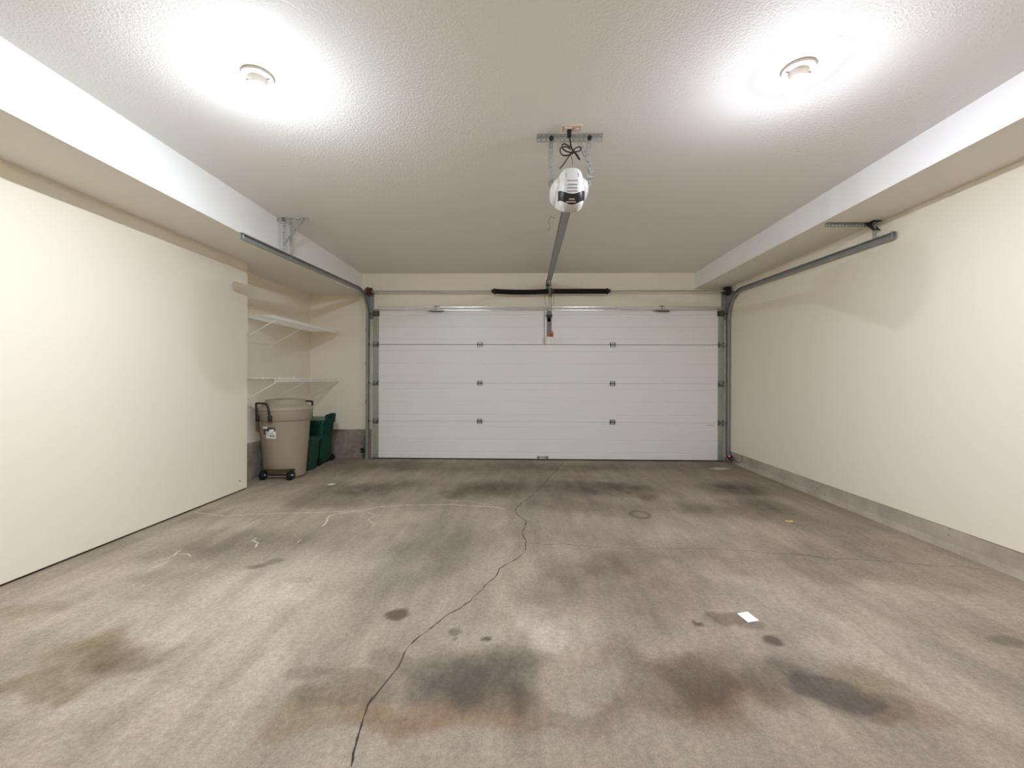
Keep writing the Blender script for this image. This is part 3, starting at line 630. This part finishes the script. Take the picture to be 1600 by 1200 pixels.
# ================================================================== DOOR OPENER
op = empty('garage_door_opener', (0.281, 2.62, 2.2), 'white ceiling-hung garage door opener with dark label band and long rail', 'door opener')
hx = 0.284
def lerp(T, z):
    for (a, b), (c, d) in zip(T[:-1], T[1:]):
        if z <= c: return b+(d-b)*(z-a)/(c-a)
    return T[-1][1]
WZ = [(2.125, .040), (2.15, .066), (2.19, .079), (2.25, .083), (2.31, .080), (2.345, .070), (2.362, .055)]
Y0 = [(2.125, 2.485), (2.15, 2.45), (2.19, 2.430), (2.25, 2.420), (2.31, 2.425), (2.345, 2.435), (2.362, 2.46)]
Y1 = [(2.125, 2.52), (2.15, 2.58), (2.19, 2.67), (2.22, 2.74), (2.26, 2.86), (2.31, 2.87), (2.345, 2.86), (2.362, 2.82)]
def hsec(z, k, seg, grow=0.0):
    a = 2*PI*k/seg; c, s_ = math.cos(a), math.sin(a); ex = 0.6
    y0, y1, w = lerp(Y0, z)-grow, lerp(Y1, z)+grow, lerp(WZ, z)+grow
    return (hx+w*math.copysign(abs(c)**ex, c), (y0+y1)/2+(y1-y0)/2*math.copysign(abs(s_)**ex, s_), z)
m = MB(); seg = 40; zz = [2.125+0.237*i/24 for i in range(25)]
vs = [hsec(z, k, seg) for z in zz for k in range(seg)]; fs = []
for i in range(24):
    for k in range(seg): fs.append((i*seg+k, i*seg+(k+1)%seg, (i+1)*seg+(k+1)%seg, (i+1)*seg+k))
fs += [tuple(range(seg-1, -1, -1)), tuple(24*seg+k for k in range(seg))]
m.add(vs, fs); m.build('motor_housing', M['housing'], op, smooth=True)
for s_ in (-1, 1):      # light lens lobes either side
    m = MB(); n = 14; sg = 24; vs = []; fs = []
    for i in range(n+1):
        th = PI*i/n; y = -math.cos(th)*0.165; rr = math.sin(th)**0.7
        for k in range(sg):
            a = 2*PI*k/sg; vs.append((hx+s_*(0.070-0.05*max(0,math.sin(a))**2*rr*0.3)+0.046*rr*math.cos(a), 2.635+y, 2.292+(0.068+0.012*y)*rr*math.sin(a)+0.10*y))
    for i in range(n):
        for k in range(sg): fs.append((i*sg+k, i*sg+(k+1)%sg, (i+1)*sg+(k+1)%sg, (i+1)*sg+k))
    m.add(vs, fs); m.build('light_lens', M['housing'], op, smooth=True)
def front_pt(x, z, off):
    """point on the near face of the housing"""
    y0, y1, w = lerp(Y0, z), lerp(Y1, z), lerp(WZ, z)
    c = min(0.999, abs(x-hx)/(w+off)); s_ = (1-c**(2/0.6))**0.3
    return (x, (y0+y1)/2-(y1-y0)/2*s_-off, z)
def face_patch(m, x0, x1, zb, zt_, off, nx=18, nz=4, mi=0):
    vs = []; fs = []
    for i in range(nx+1):
        x = x0+(x1-x0)*i/nx; a, b = zb(x), zt_(x)
        for j in range(nz+1): vs.append(front_pt(x, a+(b-a)*j/nz, off))
    for i in range(nx):
        for j in range(nz):
            q = i*(nz+1)+j; fs.append((q, q+nz+1, q+nz+2, q+1))
    m.add(vs, fs, mi)
cv = lambda x: 0.036*((x-hx)/0.078)**2
m = MB(); face_patch(m, hx-0.0775, hx+0.0775, lambda x: 2.145+cv(x), lambda x: 2.196+cv(x), 0.0025); m.build('label_band', M['black'], op, smooth=True)
m = MB()
for (za, xa, n, dx, w) in ((2.166, -0.018, 5, 0.0068, 0.0046), (2.153, -0.034, 7, 0.0082, 0.0060)):
    for i in range(n):
        x = hx+xa+dx*i; face_patch(m, x, x+w, lambda q: za, lambda q: za+0.006, 0.0036, 2, 1)
m.build('label_marks', M['beige'], op)
m = MB()
for z, w in ((2.272, .030), (2.246, .028), (2.228, .029), (2.211, .030)):
    face_patch(m, hx-w, hx+w, lambda q: z-0.003-0.004*(1-((q-hx)/w)**2)*(z > 2.26), lambda q: z+0.002-0.004*(1-((q-hx)/w)**2)*(z > 2.26), 0.0016, 10, 1)
for s_ in (-1, 1):
    m.tube([front_pt(hx+s_*0.034, 2.315, 0.001), front_pt(hx+s_*0.036, 2.293, 0.001)], 0.0016, 5)
m.build('vent_slots', M['grey_plastic'], op)
# rail, chain, end pulley and header bracket
ra, rb = Vector((0.290, 2.66, 2.265)), Vector((0.357, 5.78, 2.455))
dv = rb-ra; perp = Vector((dv.y, -dv.x, 0)).normalized()
m = MB(); w = 0.026
pr = [(-w, 0), (-w, 0.032), (-w+0.004, 0.032), (-w+0.004, 0.004), (w-0.004, 0.004), (w-0.004, 0.032), (w, 0.032), (w, 0)]
m.extrude(pr, [lambda a, b, P=P: tuple(P+perp*a+Vector((0, 0, b-0.015))) for P in (ra, rb)])
m.build('rail', M['galv_dull'], op)
m = MB()
for s_ in (-1, 1): m.tube([ra+perp*s_*0.0275+Vector((0,0,-0.008)), rb+perp*s_*0.0275+Vector((0,0,-0.008))], 0.0042, 6)
m.build('chain', M['steel_dark'], op)
m = MB(); m.box(0.357-0.033, 0.357+0.033, 5.735, 5.80, 2.42, 2.475); m.lathe([(0.03, -0.012), (0.034, -0.008), (0.034, 0.008), (0.03, 0.012)], (0.357, 5.765, 2.41), 'Z', 18)
m.build('end_pulley', M['black'], op, bevel=0.004)
m = MB(); m.box(0.325, 0.385, D+0.047, D+0.0515, 2.375, 2.46); m.box(0.327, 0.331, 5.79, D+0.048, 2.385, 2.43); m.box(0.379, 0.383, 5.79, D+0.048, 2.385, 2.43)
m.tube([(0.318, 5.80, 2.41), (0.392, 5.80, 2.41)], 0.005, 8); m.build('header_bracket', M['galv'], op)
tc_ = ra+dv*0.955
m = MB(); m.box(tc_.x-0.022, tc_.x+0.022, tc_.y-0.08, tc_.y+0.05, tc_.z-0.045, tc_.z-0.017); m.build('trolley', M['galv_dull'], op, bevel=0.004)
m = MB()
for dx in (-0.006, 0.008):
    m.tube([(0.366+dx, 5.66, 2.405), (0.369+dx, 5.80, 2.18), (xo+dx, D-0.036, 2.01)], 0.0035, 6)
m.build('door_arm', M['galv'], op)
m = MB(); m.tube(bend([(0.378, 5.60, 2.40), (0.382, 5.605, 2.20), (0.383, 5.60, 2.0), (0.384, 5.60, 1.765)], 5), 0.0028, 6)
m.build('release_cord', M['brown'], op)
m = MB(); m.tube([(0.365, 5.60, 1.745), (0.372, 5.60, 1.757), (0.396, 5.60, 1.757), (0.403, 5.60, 1.745)], 0.008, 8); m.box(0.362, 0.412, 5.592, 5.608, 1.690, 1.742); m.box(0.376, 0.392, 5.588, 5.592, 1.70, 1.73, 1)
m.build('release_handle', [M['red'], M['brown']], op)
# loose looping bell wires near the header
m = MB()
m.tube(bend([(0.30, 5.80, 2.28), (0.315, 5.79, 2.18), (0.33, 5.80, 2.12)], 6), 0.0016, 5); m.build('bell_wire', M['steel_dark'], op); m = MB()
m.tube(bend([(0.43, 5.80, 2.27), (0.435, 5.79, 2.18), (0.40, 5.80, 2.12)], 6), 0.0020, 5); m.build('bell_wire', M['steel_dark'], op); m = MB()
m.tube(bend([(0.215, 2.86, 2.22), (0.203, 3.05, 2.30), (0.205, 3.3, 2.36), (0.23, 3.55, 2.40), (0.215, 3.75, 2.44)], 6), 0.0014, 5)
m.build('bell_wire', M['steel_dark'], op)
# perforated hangers
yo = 2.58
m = MB(); m.holed((0.085, yo-0.018, ZC-0.003), (0.40, 0, 0), (0, 1, 0), 0.036, 0.028); m.holed((0.085, yo+0.018, ZC-0.003), (0.40, 0, 0), (0, 0, -1), 0.030, 0.028)
m.build('ceiling_strap', M['galv'], op, solid=0.002)
for x in (0.172, 0.402):
    m = MB(); angle_iron(m, (x-0.014, yo+0.014, ZC-0.01), (x-0.014, yo+0.014, 2.315), (1, 0, 0), (0, -1, 0), w=0.028, pitch=0.028)
    m.build('drop_strap', M['galv'], op, solid=0.002)
    m = MB(); m.lathe([(0.014, -0.014), (0.014, 0.0), (0.008, 0.006)], (x, yo-0.014, ZC-0.030), 'Y', 6); m.build('bolt', M['black'], op)
    m = MB(); m.lathe([(0.006, -0.02), (0.006, 0.01)], (x+0.02, yo, 2.36), 'X', 8); m.build('bolt', M['galv'], op)
m = MB(); m.holed((0.325, yo+0.006, ZC-0.03), Vector((0.088, 0, -0.20)), (0.9, 0, 0.40), 0.028, 0.028); m.build('brace_strap', M['galv'], op, solid=0.002)
m = MB(); m.box(0.19, 0.385, 2.60, 2.64, 2.335, 2.350); m.build('housing_bracket', M['galv'], op)
# power cord
def cp(u, v, y=2.50, dy=0.0):
    y = y+dy; return ((((u-800)/660-0.0238))*y, y, 1.1355+(591.4-v)/660*y)
m = MB()
m.tube(bend([cp(888, 205), cp(889, 216), cp(890.5, 228), cp(893, 234), cp(897, 239), cp(901, 244), cp(904, 251)], 6), 0.0042, 8)
m.tube(bend([cp(889, 218, dy=.01), cp(890, 230, dy=.012), cp(886, 228, dy=-.01), cp(880, 225.5, dy=-.01), cp(876.5, 228, dy=-.01), cp(878, 233), cp(884, 237.5), cp(891, 239, dy=.01)], 7), 0.0038, 8)
m.tube(bend([cp(891, 235, dy=-.015), cp(886, 231, dy=-.02), cp(880, 230, dy=-.02), cp(874.5, 232, dy=-.02), cp(874, 238), cp(878, 243), cp(885, 243.5), cp(892, 241), cp(897, 238), cp(903, 237, dy=.01), cp(906.5, 233), cp(904, 230.5), cp(899, 231.5), cp(894, 236), cp(890, 241), cp(886, 247), cp(880, 256), cp(873, 264, dy=.02)], 7), 0.0038, 8)
m.tube(bend([cp(893, 236, dy=-.01), cp(898, 241, dy=-.012), cp(904, 250, dy=-.01)], 6), 0.006, 8)
m.tube(bend([cp(889, 243), cp(892, 248), cp(893, 258)], 6), 0.0014, 5)
m.build('power_cord', M['black'], op)
m = MB(); m.box(*[c for c in (cp(888, 203)[0]-0.013, cp(888, 203)[0]+0.011, 2.487, 2.512, 2.562, 2.604)]); m.build('power_plug', M['black'], op, bevel=0.003)

# ceiling outlet
ot = empty('ceiling_outlet', (0.285, 2.50, ZC), 'small beige outlet box screwed to the ceiling above the opener', 'outlet')
m = MB(); m.box(0.228, 0.345, 2.465, 2.525, ZC-0.012, ZC); m.build('cover_plate', M['beige'], ot, bevel=0.004)
m = MB(); m.box(0.245, 0.285, 2.478, 2.512, ZC-0.018, ZC-0.012); m.lathe([(0.012, -0.017), (0.012, -0.012)], (0.315, 2.495, ZC), 'Z', 14); m.build('socket_face', M['off_white'], ot, bevel=0.002)

# ================================================================== LAMP HOLDERS
def lamp(x, y, colr, name_, label, power):
    root = empty('lamp_holder', (x, y, ZC), label, 'ceiling light', 'bare bulb lamp holders on the ceiling')
    m = MB(); m.lathe([(0.0, -0.001), (0.070, -0.001), (0.072, -0.006), (0.069, -0.013), (0.058, -0.017), (0.045, -0.018), (0.041, -0.024), (0.037, -0.046), (0.034, -0.050), (0.024, -0.050), (0, -0.050)], (x, y, ZC), 'Z', 40)
    m.build('socket_base', M['off_white'], root, smooth=True)
    for s_ in (-1, 1):
        m = MB(); m.box(x+s_*0.050-0.009, x+s_*0.050+0.009, y-0.003, y+0.003, ZC-0.0195, ZC-0.016)
        m.build('mounting_screw', M['steel_dark'], root)
    em = mat('glowing bulb '+name_, (0.9, 0.9, 0.9, 1), 0.3, emit=(colr, power))
    z0 = ZC-0.046; prof = [(0.0145, -0.0142), (0.016, -0.024), (0.021, -0.036), (0.028, -0.050), (0.0305, -0.062), (0.029, -0.074), (0.0235, -0.085), (0.014, -0.0925), (0.0, -0.095)]
    m = MB(); m.lathe([(0.0, 0), (0.014, 0), prof[0]], (x, y, z0), 'Z', 20); m.build('bulb_cap', M['white_plastic'], root, smooth=True)
    neck = mat('glowing bulb neck '+name_, (0.9, 0.9, 0.9, 1), 0.3, emit=(colr, power*0.009))
    m = MB(); m.lathe(prof[:7], (x, y, z0), 'Z', 24); nk = m.build('bulb_neck', neck, root, smooth=True)
    m = MB(); prof = prof[6:]
    m.lathe(prof, (x, y, z0), 'Z', 24); m.build('bulb', em, root, smooth=True)
    return root
lamp(-1.302, 2.043, BULB_LEFT, 'left', 'lit bare white bulb in a round holder on the ceiling, nearer the left bulkhead', BULB_POWER*1.04)
lamp(1.312, 2.045, BULB_RIGHT, 'right', 'lit bare bulb in a round holder on the ceiling, nearer the right bulkhead', BULB_POWER*0.86)

# ================================================================== WIRE SHELVES
def shelf(z, label):
    xf, xw, ya, yb = -2.612, XA+0.006, 4.40, D+0.048
    root = empty('wire_shelf', ((xf+xw)/2, (ya+yb)/2, z), label, 'shelf', 'wire shelves in the alcove')
    m = MB(); n = int((yb-ya)/0.0265)
    for i in range(n+1):
        y = ya+(yb-ya)*i/n
        m.tube([(xw, y, z), (xf-0.004, y, z), (xf+0.002, y, z-0.006), (xf+0.002, y, z-0.034)], 0.0026, 5)
    m.build('wire_deck', M['shelf'], root)
    m = MB()
    for x, zz_ in ((xf+0.002, z-0.004), (xf+0.002, z-0.036), (xf-0.19, z-0.004), (xw+0.004, z-0.005)):
        m.tube([(x, ya-0.004, zz_), (x, yb, zz_)], 0.0040, 6)
    m.build('long_rod', M['shelf'], root)
    for y, bx in ((4.43, 0), (5.02, 0), (D+0.03, 0)):
        m = MB(); m.tube([(xf+0.004, y, z-0.035), (xf-0.005, y, z-0.045), (xw+0.012, y, z-0.262), (xw+0.003, y, z-0.285)], 0.0050, 8)
        m.box(xw-0.006, xw-0.002, y-0.008, y+0.008, z-0.30, z-0.26)
        m.build('brace', M['shelf'], root)
    for k in range(5):
        y = ya+0.10+(yb-ya-0.2)*k/4; box_obj('wall_clip', (xw-0.006, xw+0.012, y-0.008, y+0.008, z-0.014, z+0.012), M['shelf'], root)
    box_obj('end_bracket', (xf-0.008, xf+0.008, D+0.040, D+0.052, z-0.042, z+0.008), M['shelf'], root)
    return root
shelf(1.795, 'upper white wire shelf high on the alcove wall, above the other shelf')
shelf(1.128, 'lower white wire shelf in the alcove, just above the trash can')

# ================================================================== TRASH CAN
cx, cy = -2.722, 4.80
tcn = empty('trash_can', (cx, cy, 0), 'large round taupe wheeled trash can with black handles and a torn label', 'trash can')
prof = [(0, 0.012), (0.200, 0.012), (0.214, 0.03), (0.222, 0.12), (0.244, 0.42), (0.258, 0.64), (0.259, 0.655), (0.270, 0.658), (0.276, 0.668), (0.281, 0.735), (0.283, 0.765), (0.279, 0.772), (0.255, 0.772), (0.250, 0.70), (0, 0.69)]
# finer profile near the bottom for the wheel recess
pf = []
for (a, b), (c, d) in zip(prof[:-1], prof[1:]):
    n = 6 if (0.02 < b < 0.13 or 0.10 < d < 0.45) else 1
    for i in range(n): pf.append((a+(c-a)*i/n, b+(d-b)*i/n))
pf.append(prof[-1])
m = MB(); m.lathe(pf, (cx, cy, 0), 'Z', 72)
fa = math.atan2(-cy, -cx)+0.30       # direction the wheel side faces
dx_, dy_ = math.cos(-PI/2+0.04), math.sin(-PI/2+0.04)
nv = []
for (x, y, z) in m.v:
    u = (x-cx)*dx_+(y-cy)*dy_; w_ = -(x-cx)*dy_+(y-cy)*dx_
    if z < 0.125 and u > 0.095 and abs(w_) < 0.178:
        k = min(1, (0.125-z)/0.028)*min(1, (0.178-abs(w_))/0.012); u2 = u+(0.095-u)*k
        x += (u2-u)*dx_; y += (u2-u)*dy_
    nv.append((x, y, z))
m.v = nv
m.build('body', M['taupe'], tcn, smooth=True)
m = MB(); m.lathe([(0.272, 0.772), (0.287, 0.768), (0.290, 0.776), (0.288, 0.800), (0.283, 0.806), (0.268, 0.812), (0.225, 0.838), (0.208, 0.858), (0.204, 0.880), (0.198, 0.888), (0.186, 0.884), (0.10, 0.896), (0, 0.900)], (cx, cy, 0), 'Z', 72)
m.build('lid', M['taupe_lid'], tcn, smooth=True)
for ang, in ((math.radians(-113),), (math.radians(67),)):
    m = MB(); R_ = 0.292
    def pt(da, r, z): return (cx+r*math.cos(ang+da), cy+r*math.sin(ang+da), z)
    h = 0.29
    m.tube(bend([pt(-h, R_, 0.665), pt(-h, R_+0.006, 0.73), pt(-h*1.1, R_+0.008, 0.80), pt(-h*1.3, R_+0.004, 0.838), pt(-h*1.05, R_+0.002, 0.852), pt(h*0.7, R_+0.002, 0.852), pt(h*1.0, R_+0.004, 0.834), pt(h*1.2, R_+0.008, 0.79), pt(h*1.3, R_+0.006, 0.73), pt(h*1.3, R_, 0.668)], 5), 0.0115, 10)
    for k_ in (-1, 1.3):
        a_ = pt(h*k_, R_-0.004, 0.0); m.lathe([(0.020, 0.655), (0.022, 0.665), (0.022, 0.715), (0.018, 0.725)], (a_[0], a_[1], 0), 'Z', 12)
    m.build('lid_handle', M['black'], tcn, smooth=True)
for w_ in (-0.152, 0.148):
    px, py = cx+dx_*0.178-dy_*w_, cy+dy_*0.178+dx_*w_
    m = MB(); m.lathe([(0.0, -0.018), (0.030, -0.020), (0.048, -0.021), (0.054, -0.014), (0.054, 0.014), (0.048, 0.021), (0.030, 0.020), (0.022, 0.014), (0, 0.014)], (px, py, 0.0545), 'X', 28)
    wl = m.build('wheel', M['rubber'], tcn, smooth=True)
    m = MB(); s2 = 1; m.lathe([(0.0, -0.027), (0.009, -0.027), (0.011, -0.022), (0.011, 0.024), (0.008, 0.030), (0, 0.031)], (px, py, 0.0545), 'X', 14)
    m.build('axle_cap', M['galv'], wl, smooth=True)
m = MB(); m.tube([(cx+dx_*0.178-0.15, cy+dy_*0.178, 0.0545), (cx+dx_*0.178+0.15, cy+dy_*0.178, 0.0545)], 0.008, 10); m.build('axle', M['black'], tcn)
def can_patch(m, a0, a1, z0, z1, off, mi=0, skew=0.0):
    n = 8; vs = []; fs = []
    for i in range(n+1):
        a = a0+(a1-a0)*i/n
        for z in (z0, z1):
            zz_ = z+skew*i/n; r = lerp([(0.03, .214), (0.12, .222), (0.42, .244), (0.64, .258)], zz_)+off
            vs.append((cx+r*math.cos(a), cy+r*math.sin(a), zz_))
    for i in range(n): fs.append((2*i, 2*i+2, 2*i+3, 2*i+1))
    m.add(vs, fs, mi)
da = math.radians
m = MB()
can_patch(m, da(-116), da(-83), 0.485, 0.592, 0.0015, 0)
can_patch(m, da(-119), da(-103), 0.574, 0.600, 0.0024, 1)
can_patch(m, da(-109), da(-82), 0.470, 0.548, 0.0024, 1)
can_patch(m, da(-98), da(-86), 0.546, 0.568, 0.0026, 1, 0.006)
for k in range(3): can_patch(m, da(-107), da(-100), 0.535-0.016*k, 0.541-0.016*k, 0.0032, 2)
for k, (a, b) in enumerate(((-97, -92), (-90.5, -84.5))): can_patch(m, da(a), da(b), 0.484, 0.512, 0.0032, 2)
can_patch(m, da(-97), da(-87), 0.524, 0.532, 0.0032, 2)
can_patch(m, da(-116), da(-112), 0.488, 0.505, 0.0026, 1)
m.build('label_sticker', [M['label_dark'], M['paper'], M['ink']], tcn)

# ================================================================== GREEN CARTS
gx0, gx1, gy0, gy1, gh = -2.975, -2.565, 5.39, 5.76, 0.595
gc = empty('wheeled_green_bin', ((gx0+gx1)/2, (gy0+gy1)/2, 0), 'tall dark green wheeled bin with an upright handle, beside the foundation wall', 'bin')
def rrect(x0, x1, y0, y1, r, n=5):
    P = []
    for (ax, ay, a0) in ((x1-r, y1-r, 0), (x0+r, y1-r, PI/2), (x0+r, y0+r, PI), (x1-r, y0+r, 1.5*PI)):
        for i in range(n+1): a = a0+PI/2*i/n; P.append((ax+r*math.cos(a), ay+r*math.sin(a)))
    return P
def loft(m, levels, mi=0):
    """levels: (x0,x1,y0,y1,r,z)"""
    secs = [[(x, y, L_[5]) for x, y in rrect(*L_[:5])] for L_ in levels]; n = len(secs[0]); fs = []
    for i in range(len(secs)-1):
        for k in range(n): fs.append((i*n+k, i*n+(k+1)%n, (i+1)*n+(k+1)%n, (i+1)*n+k))
    fs += [tuple(range(n-1, -1, -1)), tuple((len(secs)-1)*n+k for k in range(n))]
    m.add([p for s_ in secs for p in s_], fs, mi)
def ins(t, z, r=0.03): return (gx0+t, gx1-t, gy0+t, gy1-t, r, z)
m = MB(); loft(m, [ins(0.045, 0.035), ins(0.040, 0.06), ins(0.012, 0.50), ins(0.010, 0.53), ins(-0.006, 0.532), ins(-0.008, 0.575), ins(0.004, 0.578)])
# ribs under the rim on the near face
for x in (-2.86, -2.74, -2.64): m.box(x-0.004, x+0.004, gy0+0.004, gy0+0.02, 0.30, 0.52)
m.build('body', M['green'], gc, smooth=True)
m = MB(); loft(m, [ins(-0.004, 0.579), ins(-0.010, 0.583), ins(-0.006, 0.598), ins(0.03, 0.606)]); m.build('lid', M['green_lid'], gc, smooth=True)
# handle frame rising outward at the +x end
m = MB()
outer = [(-0.020, 0.40), (-0.020, 0.560), (0.000, 0.650), (0.030, 0.662), (0.100, 0.672), (0.106, 0.640), (0.080, 0.560), (0.045, 0.430)]
inner = [(0.034, 0.612), (0.034, 0.622), (0.036, 0.634), (0.045, 0.640), (0.062, 0.642), (0.064, 0.634), (0.060, 0.618), (0.050, 0.610)]
for q in (gy0+0.05, gy0+0.115):
    n = 8; vs = [(gx1+0.006+a, y, b) for y in (q, q+0.016) for ring in (outer, inner) for a, b in ring]; fs = []
    for k in range(n):
        k2 = (k+1) % n; fs += [(k, k2, n+k2, n+k), (2*n+k, 3*n+k, 3*n+k2, 2*n+k2), (k, 2*n+k, 2*n+k2, k2), (n+k, n+k2, 3*n+k2, 3*n+k)]
    m.add(vs, fs)
m.box(gx1+0.063, gx1+0.110, gy0+0.05, gy0+0.131, 0.650, 0.674)
m.build('handle', M['green'], gc, bevel=0.004)
m = MB(); m.lathe([(0, -0.015), (0.036, -0.02), (0.046, -0.016), (0.046, 0.016), (0.036, 0.02), (0, 0.015)], (-2.620, gy0+0.004, 0.0465), 'Y', 24); m.build('wheel', M['rubber'], gc, smooth=True)
m = MB(); m.lathe([(0, -0.015), (0.036, -0.02), (0.046, -0.016), (0.046, 0.016), (0.036, 0.02), (0, 0.015)], (-2.620, gy1-0.004, 0.0465), 'Y', 24); m.build('wheel', M['rubber'], gc, smooth=True)
m = MB(); m.tube([(-2.62, gy0, 0.0465), (-2.62, gy1, 0.0465)], 0.009, 8); m.build('axle', M['black'], gc)
box_obj('foot', (-2.93, -2.88, gy0+0.06, gy1-0.06, 0.0, 0.045), M['black'], gc)
box_obj('foot', (-2.66, -2.635, gy0+0.06, gy1-0.06, 0.0, 0.035), M['black'], gc)
sb = empty('lidded_green_bin', (-2.745, 5.18, 0), 'small low green lidded bin between the taupe trash can and the tall bin', 'bin')
def s3(t, z, r=0.04): return (-2.95+t, -2.555-t, 5.055+t, 5.315-t, r, z)
m = MB(); loft(m, [s3(0.030, 0.0), s3(0.026, 0.02), s3(0.020, 0.12), s3(0.014, 0.125), s3(0.008, 0.34), s3(0.0, 0.345), s3(0.0, 0.368)]); m.build('body', M['green_small'], sb, smooth=True)
m = MB(); loft(m, [(-2.96, -2.535, 5.045, 5.325, 0.04, 0.369), (-2.962, -2.530, 5.042, 5.328, 0.04, 0.384), (-2.95, -2.545, 5.055, 5.315, 0.04, 0.396), (-2.92, -2.60, 5.09, 5.28, 0.04, 0.404)])
m.build('lid', M['green_small'], sb, smooth=True)

# ================================================================== SAFETY SENSORS
def sensor(x, y, z, sgn, label, led):
    root = empty('photo_eye_sensor', (x, y, z), label, 'sensor', 'photo eye sensors beside the door')
    m = MB(); m.box(x-0.022, x+0.022, y-0.026, y+0.026, z-0.036, z+0.030); m.build('sensor_body', M['black'], root, bevel=0.008, seg=3)
    m = MB(); m.lathe([(0.016, 0), (0.018, -0.012*sgn), (0.013, -0.016*sgn)], (x-sgn*0.020, y, z+0.004), 'X', 18); m.build('lens_hood', M['black'], root, smooth=True)
    m = MB(); m.lathe([(0.0, -0.001), (0.005, 0), (0.005, 0.002)], (x+0.006*sgn, y-0.0275, z-0.006), 'Y', 12); m.build('indicator', M['white_plastic'], root)
    if led:
        m = MB(); m.lathe([(0, -0.006), (0.009, -0.005), (0.011, 0.0), (0.011, 0.006)], (x-0.024, y-0.028, z+0.022), 'Y', 14); m.build('pink_light', M['pink_led'], root, smooth=True)
    m = MB(); xw_ = x+sgn*0.0
    m.box(min(x, x-sgn*0.004)-0.0, max(x, x-sgn*0.004)+0.0, y+0.02, D-0.005, z-0.05, z-0.02); m.box(x-0.014, x+0.014, y-0.018, y+0.03, z-0.044, z-0.036)
    m.build('mounting_bracket', M['galv_dull'], root)
    return root
s1 = sensor(-2.212, D-0.095, 0.135, -1, 'black photo eye sensor low at the left door track', False)
s2 = sensor(2.800, D-0.16, 0.085, 1, 'black photo eye sensor with a pink light at the right door track', True)
m = MB(); m.tube(bend([(2.818, D-0.17, 0.08), (2.832, D-0.24, 0.045), (2.836, D-0.33, 0.05), (2.840, D-0.39, 0.085), (2.842, D-0.385, 0.13), (2.838, D-0.36, 0.148)], 8), 0.0028, 6); m.build('sensor_wire', M['steel_dark'], s2)
m = MB(); m.tube(bend([(-2.205, D-0.075, 0.16), (-2.225, D+0.00, 0.26), (-2.215, D+0.03, 0.33), (-2.20, D+0.03, 0.43)], 8), 0.0022, 6); m.build('sensor_wire', M['steel_dark'], s1)

# ================================================================== LITTER ON THE SLAB
def sheet(name, pts, z, th, mt, label, cat, lift=None):
    m = MB(); n = len(pts); li = lift or [0]*n
    m.add([(x, y, z+l) for (x, y), l in zip(pts, li)]+[(x, y, z+th+l) for (x, y), l in zip(pts, li)], [tuple(range(n-1, -1, -1)), tuple(range(n, 2*n))]+[(k, (k+1)%n, n+(k+1)%n, n+k) for k in range(n)])
    return tag(m.build(name, mt), label, cat)
sheet('paper_slip', [(1.046, 2.072), (1.059, 1.997), (1.119, 2.014), (1.105, 2.09)], 0.0012, 0.0006, M['paper'], 'white paper slip lying on the floor in front of the dark stains', 'paper')
sheet('paper_scrap', [(-2.075, 4.435), (-2.020, 4.418), (-1.985, 4.478), (-2.035, 4.490)], 0.0012, 0.0008, M['paper'], 'small white scrap of paper on the floor in front of the bins', 'paper')
sheet('dry_leaf', [(2.108, 3.425), (2.125, 3.406), (2.150, 3.402), (2.168, 3.418), (2.162, 3.438), (2.140, 3.440), (2.125, 3.452)], 0.0012, 0.0010, M['leaf'], 'small yellow dry leaf on the floor near the right curb', 'leaf', [0, 0, .003, .006, .004, .001, .004])
